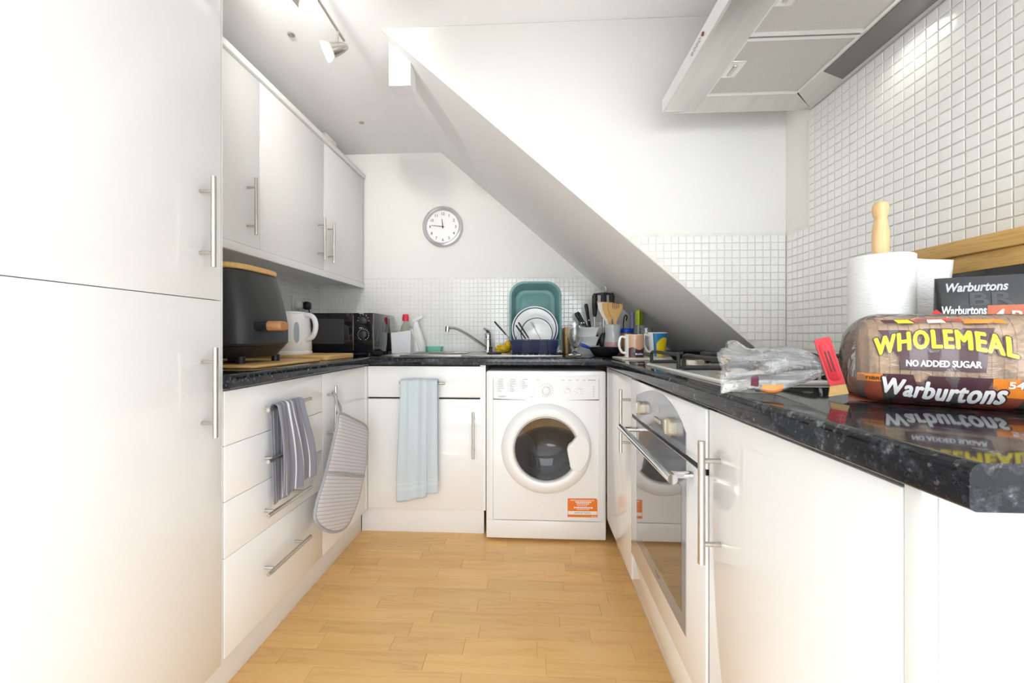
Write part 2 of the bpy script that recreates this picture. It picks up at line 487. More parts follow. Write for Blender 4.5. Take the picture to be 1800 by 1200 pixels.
# ------------------------------------------------------------------ back run
t = thing('sink_cabinet', 'cream sink cabinet with one drawer front and one door', 'cabinet', (-.54, 2.25, .12))
MB().box(XLD - .01, -.2405, YBD + .0185, YB - .005, .137, .70).build('body', carc, t)
MB().box(XLD + .0, -.2405, YBD + .019, YBD + .035, .70, WB - .001).build('rail', gap_shade, t)
MB().box(XLD - .018, XLD + .0022, 1.927, YBD + .018, .137, .868, bev=.001).build('corner_post', gloss, t)
MB().box(-.2565, -.2290, YBD + .004, YB - .005, .137, WB - .001).build('side_panel', gloss, t)
d = door_y(t, YBD, XLD + .003, -.243, .708, .868, 'drawer_front'); bar_handle(d, (-.660, YBD, .787), (-.428, YBD, .785), (0, -1, 0))
d = door_y(t, YBD, XLD + .003, -.243, .140, .701, 'door'); bar_handle(d, (-.287, YBD, .409), (-.287, YBD, .641), (0, -1, 0))
tag(MB().box(-.887, -.242, 1.993, 2.008, 0, .136, bev=.001).build('plinth', plinth_m), 'short white kickboard beneath the sink cabinet', 'plinth')

# ------------------------------------------------------------------ right run
t = thing('base_cabinet', 'slim cream cabinet between the washing machine and the oven', 'cabinet', (.66, 1.65, .12))
MB().box(XRD + .0185, XR - .004, 1.437, 1.918, .137, WB - .001).build('body', carc, t)
MB().box(XRD + .002, XRD + .018, 1.8715, 1.918, .128, .868, bev=.001).build('corner_post', gloss, t)
d = door_x(t, XRD, -1, 1.437, 1.871, .128, .868); bar_handle(d, (XRD, 1.422 + .035, .587), (XRD, 1.422 + .035, .821), (-1, 0, 0))
t = thing('base_cabinet', 'wide cream cabinet nearest the camera below the bread', 'cabinet', (.66, .62, .12))
MB().box(XRD + .0185, XR - .004, .406, .826, .137, WB - .001).build('body', carc, t)
d = door_x(t, XRD, -1, .404, .824, .128, .868); bar_handle(d, (XRD, .775, .573), (XRD, .775, .813), (-1, 0, 0), r=.0068)
tag(MB().box(XRD + .001, XRD + .0155, .3855, .4035, 0.0, WB - .001, bev=.001).build('filler_panel', gloss), 'narrow cream filler strip between the near cabinet and the white end wall', 'panel')
tag(MB().box(.420, .435, .410, 1.92, 0, .126, bev=.001).build('plinth', plinth_m), 'white kickboard along the floor under the oven', 'plinth')

# oven
oven_w = mat('white oven glass', (0.82, 0.83, 0.84), 0.08, coat=0.8)
oven_g = mat('grey oven glass', (0.25, 0.27, 0.31), 0.08, coat=0.8, metal=0.1)
oven_d = mat('dark oven window', (0.16, 0.15, 0.135), 0.03, coat=1.0, metal=0.55)
knob_m = mat('champagne knob', (0.62, 0.57, 0.46), 0.35, metal=0.7)
t = thing('built_in_oven', 'white built-in oven with grey glass window under the hob', 'oven', (.66, 1.13, .13))
MB().box(XRD + .022, XR - .01, .828, 1.436, .128, WB - .002).build('housing', gap_shade, t)
MB().box(XRD + .004, XRD + .02, .828, 1.434, .128, .226, bev=.001).build('lower_panel', gloss, t)
cp = MB().box(XRD - .004, XRD + .02, .829, 1.432, .739, .866, bev=.002).build('control_panel', oven_w, t)
od = MB().box(XRD - .004, XRD + .02, .829, 1.432, .231, .726, bev=.002).build('oven_door', oven_w, t)
MB().box(XRD - .0015, XRD + .02, .832, 1.430, .7262, .7388).build('door_gap_shade', black_pl, t)  # black strip filling the door gap, standing in for its shade
MB().box(XRD + .002, XRD + .0215, .8265, .8285, .13, .868).build('side_gap_shade', gap_shade, t)  # dark strip standing in for shade in the gap beside the near door
arch = [(.930, .7395), (.930, .790)] + [(.930 + .425 * k / 16, .790 + .058 * math.sin(PI * (k / 16) ** .8) * 1.0 + .026 * (k / 16)) for k in range(1, 17)] + [(1.355, .7395)]
MB().prism(arch, lambda a, b: (XRD - .0042, a, b), lambda a, b: (XRD - .0054, a, b)).build('fascia', oven_g, cp)
MB().box(XRD - .0054, XRD - .0042, .930, 1.355, .310, .7255).build('glass_surround', oven_g, od)
MB().prism([(.955, .352), (.955, .655)] + [(.955 + .378 * k / 12, .655 - .0 * k) for k in range(1, 12)] + [(1.333, .655), (1.333, .352)], lambda a, b: (XRD - .0056, a, b), lambda a, b: (XRD - .0062, a, b)).build('window', oven_d, od)
mt = MB()
text_on(mt, 'INDESIT', .012, (XRD - .0063, 1.14, .325), (0, -1, 0), (0, 0, 1), bold=.0003); mt.build('lettering', grey_print, od, normals=False)
for y, r in ((1.276, .021), (1.010, .023)):
    m = MB(); pts = rrect(2 * r, 2 * r * .95, r * .55, 5)
    m.loft([[(XRD - .0054, y + a, .787 + b) for a, b in pts], [(XRD - .020, y + a, .787 + b) for a, b in pts], [(XRD - .024, y + a * .82, .787 + b * .82) for a, b in pts]])
    k = m.build('knob', knob_m, cp)
    MB().box(XRD - .0275, XRD - .0235, y - .0028, y + .0028, .787 - r * .8, .787 + r * .8, bev=.001).build('grip', knob_m, k)
MB().box(XRD - .010, XRD - .0053, 1.10, 1.16, .772, .784, bev=.002).build('button', knob_m, cp)
MB().box(XRD - .0062, XRD - .0053, 1.12, 1.17, .80, .822).build('display', mat('display', (.45, .46, .47), .15), cp)
m = MB().cyl((.310, .862, .705), (.310, 1.355, .705), .011, n=20)
for y in (.895, 1.325): m.cyl((.310, y, .705), (XRD - .005, y, .705), .0085, n=14)
m.build('handle', chrome, od)

# ------------------------------------------------------------------ worktops
def edge_profile(n=5):
    """cross-section of the post-formed edge: (distance behind the front, height)"""
    r, r2 = .011, .006
    p = [(r2 - r2 * math.sin(R(90 * k / n)), WB + r2 - r2 * math.cos(R(90 * k / n))) for k in range(n + 1)]
    p += [(r - r * math.cos(R(90 * k / n)), WT - r + r * math.sin(R(90 * k / n))) for k in range(n + 1)]
    return p
def worktop_poly(depth): return edge_profile() + [(depth, WT), (depth, WB)]
m = MB().prism(worktop_poly(XR - .003 - .355), lambda a, b: (.355 + a, .331, b), lambda a, b: (.355 + a, YB - .004, b))
tag(m.build('worktop', worktop_m), 'black speckled worktop running past the hob to the bread', 'worktop')
m = MB().prism(worktop_poly(.617), lambda a, b: (-.82 - a, 1.020, b), lambda a, b: (-.82 - a, YB - .004, b))
tag(m.build('worktop', worktop_m), 'black speckled worktop under the kettle and microwave', 'worktop')
XS0, XS1, YS0, YS1 = -.70, -.36, 2.06, 2.44     # sink cut-out
m = MB().prism(worktop_poly(YS0 - 1.93), lambda a, b: (-.8198, 1.93 + a, b), lambda a, b: (.3548, 1.93 + a, b))
m.box(-.8198, XS0, YS0, YB - .004, WB, WT).box(XS1, .3548, YS0, YB - .004, WB, WT).box(XS0, XS1, YS1, YB - .004, WB, WT)
tag(m.build('worktop', worktop_m), 'black speckled worktop around the sink and above the washing machine', 'worktop')

# sink with drainer
t = thing('sink', 'stainless steel inset sink with drainer below the tap', 'sink', (-.4, 2.25, WT))
m = MB()
za, zb = WT + .0005, WT + .006
m.box(-.79, XS0 + .004, 2.015, 2.49, za, zb, bev=.002).box(XS1 - .004, .165, 2.015, 2.49, za, zb, bev=.002)
m.box(XS0 + .004, XS1 - .004, 2.015, YS0 + .004, za, zb, bev=.002).box(XS0 + .004, XS1 - .004, YS1 - .004, 2.49, za, zb, bev=.002)
m.build('deck', steel, t)
pts = rrect(XS1 - XS0 - .004, YS1 - YS0 - .004, .05, 5, (XS0 + XS1) / 2, (YS0 + YS1) / 2)
cxs, cys = (XS0 + XS1) / 2, (YS0 + YS1) / 2
m = MB().loft([[(a, b, zb) for a, b in pts], [(a, b, .80) for a, b in pts], [(cxs + (a - cxs) * .9, cys + (b - cys) * .9, .775) for a, b in pts]], cap0=False)
o = m.build('bowl', steel, t); solidify(o, .001)
for k in range(9): MB().box(-.14 + k * .03, -.132 + k * .03, 2.08, 2.42, zb, zb + .002, bev=.0008).build('drainer_rib', steel, t)

# tap
t = thing('mixer_tap', 'chrome single-lever mixer tap with long slanting spout', 'tap', (-.272, 2.455, zb))
MB().lathe([(.03, 0), (.03, .006), (.024, .012), (.022, .075), (.024, .078), (.024, .083), (.021, .086), (.021, .115), (.015, .126), (0, .128)], 24, (-.272, 2.455, zb)).build('body', chrome, t)
m = MB().tube(catmull([(-.285, 2.44, zb + .03), (-.315, 2.415, zb + .055), (-.385, 2.37, zb + .108), (-.44, 2.335, zb + .142), (-.475, 2.312, zb + .152), (-.498, 2.298, zb + .148)], 5, False), .0095, 12)
m.cyl((-.498, 2.298, zb + .158), (-.500, 2.296, zb + .126), .013, n=16)
m.build('spout', chrome, t)
MB().tube([(-.272, 2.455, zb + .118), (-.272, 2.44, zb + .132), (-.282, 2.415, zb + .142), (-.288, 2.385, zb + .146)], [.014, .013, .010, .007], 10).build('lever', chrome, t)
MB().lathe([(.0245, .030), (.0245, .034)], 24, (-.272, 2.455, zb)).build('collar', mat('brass ring', (.7, .55, .25), .3, metal=1), t)

# ------------------------------------------------------------------ wall cabinets
XW = -1.12
t = thing('wall_cabinet', 'cream single-door wall cabinet nearest the tall cabinet', 'cabinet', (-1.28, 1.30, 1.39))
MB().box(XL + .004, XW - .0185, 1.05, 1.5485, 1.39, 2.075).build('body', carc, t)
d = door_x(t, XW, 1, 1.05, 1.549, 1.378, 2.072); bar_handle(d, (XW, 1.478, 1.420), (XW, 1.478, 1.645), (1, 0, 0))
t = thing('wall_cabinet', 'cream double-door wall cabinet above the kettle and microwave', 'cabinet', (-1.28, 2.03, 1.39))
MB().box(XL + .004, XW - .0185, 1.5495, 2.535, 1.39, 2.075).build('body', carc, t)
d = door_x(t, XW, 1, 1.549, 2.045, 1.378, 2.072); bar_handle(d, (XW, 1.990, 1.422), (XW, 1.990, 1.645), (1, 0, 0))
d = door_x(t, XW, 1, 2.045, 2.535, 1.378, 2.072); bar_handle(d, (XW, 2.085, 1.424), (XW, 2.085, 1.647), (1, 0, 0))
tag(MB().box(XL + .004, XW + .012, 1.03, 2.545, 2.0755, 2.102, bev=.002).build('cornice', gloss), 'cream cornice strip along the top of the wall cabinets', 'cornice')
tag(MB().box(XW - .022, XW + .006, 1.03, 2.545, 1.342, 1.3765, bev=.002).box(XL + .005, XW - .022, 1.03, 2.54, 1.368, 1.389).build('pelmet', gloss), 'cream pelmet strip under the wall cabinets', 'pelmet')
t = thing('storage_box', 'small pale cardboard box on top of the wall cabinets', 'box', (-1.27, 2.28, 2.103))
bm_ = mat('pale card', (.74, .67, .58), .8)
MB().box(-1.35, -1.20, 2.21, 2.33, 2.103, 2.205, bev=.001).build('body', bm_, t)
MB().box(-1.353, -1.197, 2.207, 2.333, 2.190, 2.212, bev=.001).build('lid', mat('pale card lid', (.80, .77, .70), .8), t)

# ------------------------------------------------------------------ washing machine
wx0, wx1, wy = -.224, .372, 1.925
t = thing('washing_machine', 'white front-loading washing machine under the back worktop', 'washing machine', (.074, 2.2, 0))
wcx, wcz, ww, wh = (wx0 + wx1) / 2, .430, wx1 - wx0, .836
def wring(dw, y, r): return [(a, y, b) for a, b in rrect(ww - dw, wh - dw, r, 5, wcx, wcz)]
MB().loft([wring(.07, 2.47, .008), wring(.07, wy + .008, .008), wring(.012, wy + .006, .010), wring(.003, wy + .009, .011), wring(0, wy + .016, .012), wring(0, 2.485, .012), wring(.02, 2.49, .01)], cap0=True).build('body', white_en, t)
def pan_ring(r_, y):      # square panel outline blended into the round door opening
    out = []
    for k in range(96):
        a = 2 * PI * k / 96; c, q = math.cos(a), math.sin(a)
        if r_ is None:
            hx_ = .2615; hu, hd_ = .704 - .465, .465 - .108
            f_ = min(hx_ / max(abs(c), 1e-6), (hu if q > 0 else hd_) / max(abs(q), 1e-6)); out.append((.0745 + c * f_, y, .465 + q * f_))
        else: out.append((.0755 + c * r_, y, .465 + q * r_))
    if r_ is None:
        for sx in (-.2615, .2615):
            for sz in (.704 - .465, .108 - .465):
                k = round(math.atan2(sz, sx) / (2 * PI / 96)) % 96; out[k] = (.0745 + sx, y, .465 + sz)
    return out
fp = MB().loft([pan_ring(None, wy + .02), pan_ring(None, wy), pan_ring(.205, wy), pan_ring(.205, wy + .02)], cap0=False, cap1=False).build('front_panel', white_en, t)
MB().box(wx0 + .002, wx1 - .002, wy + .001, wy + .02, .014, .103, bev=.004).build('kick_panel', white_en, t)
# control panel with a slightly bowed lower edge
pp = [(-.186, .824), (.334, .824)] + [(.334 - .52 * k / 12, .710 - .006 * math.sin(PI * k / 12)) for k in range(13)]
cpan = MB().prism(pp, lambda a, b: (a, wy - .004, b), lambda a, b: (a, wy + .02, b)).build('control_panel', white_en, t)
MB().prism([(-.182, .820), (.020, .820), (.020, .716), (.012, .7095), (-.182, .7125)], lambda a, b: (a, wy - .0075, b), lambda a, b: (a, wy - .0035, b)).build('detergent_drawer', white_en, t)
m = MB()
m.prism([(-.17, .7035)] + [(-.17 + .14 * k / 10, .7035 - .022 * math.sin(PI * k / 10)) for k in range(11)], lambda a, b: (a, wy - .003, b), lambda a, b: (a, wy + .002, b))
m.build('drawer_grip', white_en, t)
Mf = lambda x, y, z: Matrix.Translation((x, y, z)) @ Matrix.Rotation(R(90), 4, 'X')   # local z -> towards the camera (-Y)
k = MB().lathe([(.027, 0), (.027, .003), (.020, .005), (.018, .022), (.015, .024), (0, .024)], 28, Mf(.076, wy - .004, .752)).build('programme_knob', white_en, cpan)
for x in (.181, .238):
    k = MB().lathe([(.014, 0), (.0125, .014), (.010, .016), (0, .016)], 20, Mf(x, wy - .004, .750)).build('small_knob', white_en, cpan)
    MB().box(x - .0018, x + .0018, wy - .023, wy - .018, .739, .761, bev=.0006).build('grip', white_en, k)
for z in (.770, .758, .746, .734, .722): MB().box(.306, .312, wy - .0055, wy - .0038, z, z + .004, bev=.0006).build('indicator', mat('indicator', (.5, .5, .52), .3), cpan)
m = MB()
YP = wy - .0078
def dash(x0, x1, z, h=.0022, y=YP): m.quad((x0, y, z), (x1, y, z), (x1, y, z + h), (x0, y, z + h))
rr = random.Random(5)
for cx0, n in ((-.172, 8), (-.112, 8), (-.052, 6)):
    dash(cx0 + .012, cx0 + .037, .806)
    for k in range(n): dash(cx0 + .008, cx0 + .020 + rr.random() * .020, .797 - k * .0072); dash(cx0, cx0 + .003, .797 - k * .0072)
YQ = wy - .0043
for a in range(14):
    an = R(-50 + a * 20); x, z = .076 + .033 * math.sin(an), .752 + .033 * math.cos(an)
    m.quad((x - .0017, YQ, z - .0017), (x + .0017, YQ, z - .0017), (x + .0017, YQ, z + .0017), (x - .0017, YQ, z + .0017))
for xc in (.181, .238):
    for a in range(8):
        an = R(-130 + a * 37); x, z = xc + .022 * math.sin(an), .750 + .022 * math.cos(an)
        m.quad((x - .0013, YQ, z - .0013), (x + .0013, YQ, z - .0013), (x + .0013, YQ, z + .0013), (x - .0013, YQ, z + .0013))
for x in (.028, .150, .185, .220, .255): dash(x, x + .016, .803, .002, YQ)
dash(.282, .318, .803, .0035, YQ)
text_on(m, 'INDESIT', .0105, (-.160, YP, .7175), (1, 0, 0), (0, 0, 1), bold=.0002, align='LEFT')
text_on(m, '6kg', .009, (.004, YP, .7175), (1, 0, 0), (0, 0, 1), align='CENTER')
stuff(m.build('printed_marks', grey_print, cpan, normals=False))
# door
DX, DZ = .0755, .465
d = MB().lathe([(.2215, 0), (.2215, .010), (.215, .022), (.195, .032), (.175, .034), (.163, .030), (.156, .018), (.1535, .0), (.1535, -.02)], 72, Mf(DX, wy, DZ)).build('door', white_en, t)
MB().lathe([(.158, .0245), (.1555, .0255), (.1535, .020)], 72, Mf(DX, wy, DZ)).build('inner_ring', mat('warm grey ring', (.62, .58, .56), .3, metal=.4), d)
# drum behind the glass
drum = mat('drum steel', (.27, .26, .25), .25, metal=1.0)
m = MB().lathe([(.1535, .012), (.150, -.03), (.135, -.075), (.175, -.08), (.20, -.12), (.20, -.30), (.04, -.33), (0, -.33)], 48, Mf(DX, wy + .006, DZ))
m.build('drum', drum, t)
m = MB().lathe([(.1535, .004), (.150, -.03), (.140, -.055), (.150, -.07), (.134, -.085)], 48, Mf(DX, wy + .004, DZ)); m.build('door_seal', mat('grey rubber', (.07, .075, .08), .4), t)
for a in (80, 200, 320):
    px_, pz_ = DX + .165 * math.cos(R(a)), DZ + .165 * math.sin(R(a))
    MB().box(px_ - .035, px_ + .035, wy + .12, wy + .30, pz_ - .016, pz_ + .016, bev=.012, rot=Matrix.Rotation(R(-a), 4, 'Y')).build('drum_paddle', drum, t)
dg_ = mat('door glass', (.34, .345, .35), .02, trans=.92, ior=1.35)
MB().lathe([(.1525, .016), (.145, .012), (.10, -.012), (.05, -.022), (0, -.024), (0, -.032), (.05, -.030), (.10, -.020), (.1525, .006)], 48, Mf(DX, wy, DZ)).build('glass', dg_, d)
# white door-handle tongue on the hinge-free side of the glass
tong = [(.165, .083), (.128, .042), (.112, .028), (.103, .010), (.103, -.010), (.112, -.055), (.122, -.092), (.165, -.10), (.205, -.04), (.207, .04)]
tp = catmull([(a, b, 0) for a, b in tong], 4)
m = MB().loft([[(DX + p.x, wy - .012, DZ + p.y) for p in tp], [(DX + p.x, wy - .030, DZ + p.y) for p in tp],
               [(DX + .155 + (p.x - .155) * .93, wy - .0345, DZ + p.y * .95) for p in tp]])
m.build('door_handle', white_en, d)
# orange service sticker
st = MB().prism([(.182, .127), (.328, .128), (.3275, .214), (.321, .221), (.182, .219)], lambda a, b: (a, wy - .0002, b), lambda a, b: (a, wy - .001, b)).build('sticker', mat('orange label', (.86, .21, .03), .45), t)
MB().quad((.184, wy - .0013, .1395), (.326, wy - .0013, .1405), (.326, wy - .0013, .158), (.184, wy - .0013, .157)).build('label_band', white_print, st)
m = MB()
for x0, x1, z, h in ((.196, .314, .2085, .004), (.220, .300, .199, .006), (.226, .290, .191, .005), (.230, .280, .183, .003), (.212, .306, .171, .007), (.228, .290, .164, .003), (.300, .325, .131, .003)):
    n = max(2, int((x1 - x0) / .009))
    for q in range(n):
        a = x0 + (x1 - x0) * q / n; m.quad((a, wy - .0013, z), (a + (x1 - x0) / n * .8, wy - .0013, z), (a + (x1 - x0) / n * .8, wy - .0013, z + h), (a, wy - .0013, z + h))
stuff(m.build('small_print', white_print, st, normals=False))
m = MB(); text_on(m, 'IMPORTANT', .0145, (.255, wy - .0016, .1435), (1, 0, .005), (0, 0, 1)); m.build('lettering', grey_print, st, normals=False)
for x in (wx0 + .05, wx1 - .05): MB().cyl((x, 1.98, 0), (x, 1.98, .014), .018).build('foot', black_pl, t)

# ------------------------------------------------------------------ cooker hood
t = thing('cooker_hood', 'satin steel cooker hood with two mesh filters above the hob', 'cooker hood', (.72, 1.085, 1.80))
hx0, hx1, hy0, hy1, hz = .462, XR - .004, .785, 1.383, 1.80
m = MB()
m.box(hx0, hx0 + .006, hy0, hy1, hz, hz + .048)                       # front lip
m.box(hx0 + .006, hx1, hy0, hy0 + .006, hz, hz + .048).box(hx0 + .006, hx1, hy1 - .006, hy1, hz, hz + .048)
m.box(hx1 - .006, hx1, hy0 + .006, hy1 - .006, hz, hz + .048)
m.loft([[(hx0, hy0, hz + .048), (hx1, hy0, hz + .048), (hx1, hy1, hz + .048), (hx0, hy1, hz + .048)],
        [(.72, .955, hz + .145), (hx1, .955, hz + .145), (hx1, 1.215, hz + .145), (.72, 1.215, hz + .145)]])
m.build('canopy', hood_steel, t)
MB().box(.72, hx1, .955, 1.215, hz + .146, ZC - .002, bev=.002).build('chimney', hood_steel, t)
MB().box(hx0 - .0015, hx0 + .0, hy0, hy1, hz + .001, hz + .047).build('front_strip', mat('pale strip', (.80, .80, .82), .3, metal=.3), t)
MB().box(hx0 + .006, .572, hy0 + .006, hy1 - .006, hz + .002, hz + .012, bev=.001).build('front_panel', hood_steel, t)
# sloped gutters at the far end and along the wall
m = MB().loft([[(.535, hy1 - .006, hz + .001), (hx1 - .006, hy1 - .006, hz + .001), (hx1 - .006, hy1 - .006, hz + .01)], [(.578, 1.305, hz + .016), (.862, 1.305, hz + .016), (.862, 1.305, hz + .024)]])
m.build('end_gutter', hood_steel, t)
m = MB().loft([[(hx1 - .006, hy0 + .006, hz + .001), (hx1 - .006, hy1 - .006, hz + .001), (hx1 - .006, hy1 - .006, hz + .012)], [(.866, hy0 + .006, hz + .016), (.866, 1.302, hz + .016), (.866, 1.302, hz + .026)]])
m.build('rear_gutter', hood_steel, t)
lamp_m = mat('smoked lamp cover', (.16, .155, .14), .18, metal=.3, coat=.4)
m = MB().loft([[(.948, .80, hz + .0012), (.948, 1.225, hz + .0012), (.948, 1.225, hz + .006)], [(.878, .80, hz + .0125), (.878, 1.205, hz + .0125), (.878, 1.205, hz + .018)]])
m.build('lamp_cover', lamp_m, t)
hl = bpy.data.lights.new('hood_bulb', 'SPOT'); hl.energy = 1.2; hl.spot_size = R(150); hl.spot_blend = 1.0; hl.shadow_soft_size = .03; hl.color = (1.0, .96, .9)
ho = bpy.data.objects.new('hood_bulb', hl); C.objects.link(ho); ho.location = (.905, 1.02, hz - .004)
mesh_m = noisy(mat('filter mesh', (.60, .585, .55), .55, metal=.45), 500, .18, .5, 700)
frame_m = mat('filter frame', (.82, .81, .79), .3, metal=.6)
def ffilter(y0, y1):
    f = MB().box(.578, .862, y0 + .008, y1 - .008, hz + .012, hz + .018).build('filter', mesh_m, t)
    m = MB().box(.576, .864, y0, y0 + .010, hz + .008, hz + .020).box(.576, .864, y1 - .010, y1, hz + .008, hz + .020)
    m.box(.572, .580, y0 + .010, y1 - .010, hz + .008, hz + .020).box(.858, .866, y0 + .010, y1 - .010, hz + .008, hz + .020)
    m.build('filter_frame', frame_m, f)
    yc = (y0 + y1) / 2
    l = MB().box(.581, .622, yc - .036, yc + .036, hz + .0085, hz + .013, bev=.003).build('latch_plate', frame_m, f)
    MB().box(.592, .604, yc - .022, yc + .022, hz + .0045, hz + .009, bev=.002).build('latch', nickel, f)
ffilter(1.056, 1.302); ffilter(.795, 1.050)
for k, y in enumerate((1.126, 1.110, 1.094, 1.078, 1.058)):
    MB().cyl((hx0 - .001, y, 1.823 + .001 * k), (hx0 - .005, y, 1.823 + .001 * k), .0052, n=12).build('button', mat('red lamp', (.25, .02, .03), .3) if k == 4 else nickel, t)

# ------------------------------------------------------------------ hob
t = thing('gas_hob', 'white gas hob with black pan supports in the worktop', 'hob', (.665, 1.125, WT))
cream_en = mat('cream enamel', (.84, .83, .78), .2, coat=.5)
pts = rrect(.422, .566, .022, 5, .622, 1.135)
m = MB().loft([[(a, b, WT + .0005) for a, b in pts], [(a, b, WT + .005) for a, b in pts], [(.622 + (a - .622) * .985, 1.135 + (b - 1.135) * .985, WT + .009) for a, b in pts]])
m.build('hob_plate', cream_en, t)
for bx, by, br in ((.525, 1.285, .036), (.730, 1.285, .046), (.525, .985, .046), (.730, .985, .036)):
    b_ = MB().lathe([(br + .012, 0), (br + .012, .004), (br, .006), (br, .018), (br - .004, .021), (0, .021)], 28, (bx, by, WT + .009)).build('burner', mat('burner alloy', (.62, .55, .48), .35, metal=.9), t)
    MB().lathe([(br - .004, .0212), (br - .003, .026), (br - .010, .029), (0, .029)], 28, (bx, by, WT + .009)).build('burner_cap', iron, b_)
def support(x0, x1, y0, y1, prongs):
    m = MB(); zt = WT + .050; r = .0058; z0 = WT + .010
    for x in (x0, x1):
        m.tube(catmull([(x, y0, z0), (x, y0, zt - .014), (x, y0 + .016, zt), (x, (y0 + y1) / 2, zt), (x, y1 - .016, zt), (x, y1, zt - .014), (x, y1, z0)], 4, False), r, 8)
    for y in (y0 + .0, y1 - .0):
        m.cyl((x0, y, z0 + .004), (x1, y, z0 + .004), r, n=8)
    for by in prongs:
        for s in (-1, 1):
            xe = x0 if s < 0 else x1; xc = (x0 + x1) / 2
            m.cyl((xe, by, zt - .002), (xc + s * .028, by, zt - .002), r * .9, n=8)
        m.cyl((x0, by - .055, zt - .002), (x0 + .03, by - .055, zt - .002), r * .8, n=8)
    return m.build('pan_support', iron, t)
support(.430, .615, .87, 1.11, [.985]); support(.430, .615, 1.15, 1.400, [1.285])
support(.635, .820, .87, 1.11, [.985]); support(.635, .820, 1.15, 1.400, [1.285])
# ------------------------------------------------------------------ ceiling fittings
t = thing('track_light', 'nickel ceiling spotlight bar above the wall cabinets', 'spotlight', (-.745, 1.2, ZC))
MB().lathe([(.055, 0), (.055, -.018), (.045, -.026), (0, -.026)], 28, (-.745, 1.12, ZC - .0005)).build('ceiling_rose', nickel, t)
MB().cyl((-.745, 1.12, ZC - .026), (-.745, 1.12, 2.20), .006).build('stem', nickel, t)
MB().cyl((-.745, .70, 2.20), (-.745, 1.51, 2.20), .0055, n=12).build('bar', nickel, t)
def spot(y, dx, watts, cone=150):
    q = Vector(dx).to_track_quat('Z', 'Y').to_matrix().to_4x4(); M = Matrix.Translation((-.757, y - .002, 2.128)) @ q
    h = MB().lathe([(.006, -.052), (.009, -.050), (.017, -.032), (.0235, -.005), (.026, .010), (.024, .012), (0, .010)], 24, M).build('spot_head', nickel, t)
    MB().lathe([(.0245, .0125), (.033, .026), (.0365, .040), (.034, .041), (.022, .018), (0, .0145)], 24, M).build('glass_shade', mat('frosted glass', (.9, .9, .92), .35, trans=.3, emit=((1, .97, .92), .5)), h)
    MB().tube([(-.745, y, 2.20), (-.747, y, 2.165), (-.755, y, 2.145)], .0048, 8).build('arm', nickel, h)
    l = bpy.data.lights.new('spot_bulb', 'SPOT'); l.energy = watts; l.shadow_soft_size = .03; l.spot_size = R(cone); l.spot_blend = 1.0; l.color = (1.0, .97, .92)
    o = bpy.data.objects.new('spot_bulb', l); C.objects.link(o)
    o.location = M @ Vector((0, 0, .048)); o.rotation_euler = Vector(dx).to_track_quat('-Z', 'Y').to_euler()
spot(1.462, (-.85, -.28, -.42), 0.6); spot(1.235, (1.50, .90, -1.10), 5.0, 75); spot(.85, (-.30, 1.6, -.10), 38.0, 100)
for (x, y), lb in zip(((-.975, 1.531), (-.970, 2.179)), ('small metal ceiling disc nearest the spotlight bar', 'small metal ceiling disc near the back wall')):
    tag(MB().lathe([(.014, 0), (.0135, -.004), (.008, -.006), (.007, -.003), (0, -.003)], 20, (x, y, ZC - .0002)).build('ceiling_disc', nickel), lb, 'ceiling disc')
# white boxing below the soffit
xa, xb = -.590, -.500
m = MB(); ya, yb2 = 1.585, 1.66
m.loft([[(xa, ya, 2.062), (xb, ya, 2.062), (xb, ya, soffit_z(xb) - .001), (xa, ya, soffit_z(xa) - .001)], [(xa, yb2, 2.062), (xb, yb2, 2.062), (xb, yb2, soffit_z(xb) - .001), (xa, yb2, soffit_z(xa) - .001)]])
tag(m.build('alarm_box', paint_w), 'small white box fixed under the top of the sloping soffit', 'box')

# ------------------------------------------------------------------ wall clock
t = thing('wall_clock', 'round silver-rimmed wall clock above the sink', 'clock', (-.585, YB, 1.75))
Mc = Mf(-.585, YB - .0005, 1.750)
MB().lathe([(.133, 0), (.133, .020), (.128, .030), (.118, .034), (.112, .030), (.110, .018), (.108, .010)], 64, Mc).build('rim', mat('silver plastic', (.66, .66, .68), .28, metal=.7), t)
face = MB().lathe([(.110, .0), (.110, .010), (0, .010)], 64, Mc).build('dial', mat('dial white', (.86, .86, .87), .4), t)
m = MB()
for n in range(1, 13):
    an = R(30 * n); text_on(m, str(n), .026, (-.585 + .086 * math.sin(an), YB - .0112, 1.750 + .086 * math.cos(an) - .009), (1, 0, 0), (0, 0, 1), bold=.0004)
m.build('numerals', mat('dial print', (.13, .13, .14), .5), face, normals=False)
def hand(ang, L, w, y, nm, mm):
    a = R(ang); d = Vector((math.sin(a), 0, math.cos(a))); n = Vector((math.cos(a), 0, -math.sin(a))); c = Vector((-.585, y, 1.750))
    q = [c - d * .012 - n * w, c - d * .012 + n * w, c + d * L + n * w * .6, c + d * L - n * w * .6]
    MB().loft([q, [p + Vector((0, -.001, 0)) for p in q]]).build(nm, mm, face)
hand(-6, .052, .003, YB - .0125, 'hour_hand', black_print); hand(277, .078, .0022, YB - .015, 'minute_hand', black_print)
hand(28, .03, .0008, YB - .017, 'second_hand', grey_print)
MB().cyl((-.585, YB - .0115, 1.75), (-.585, YB - .019, 1.75), .005).build('pin', black_print, face)

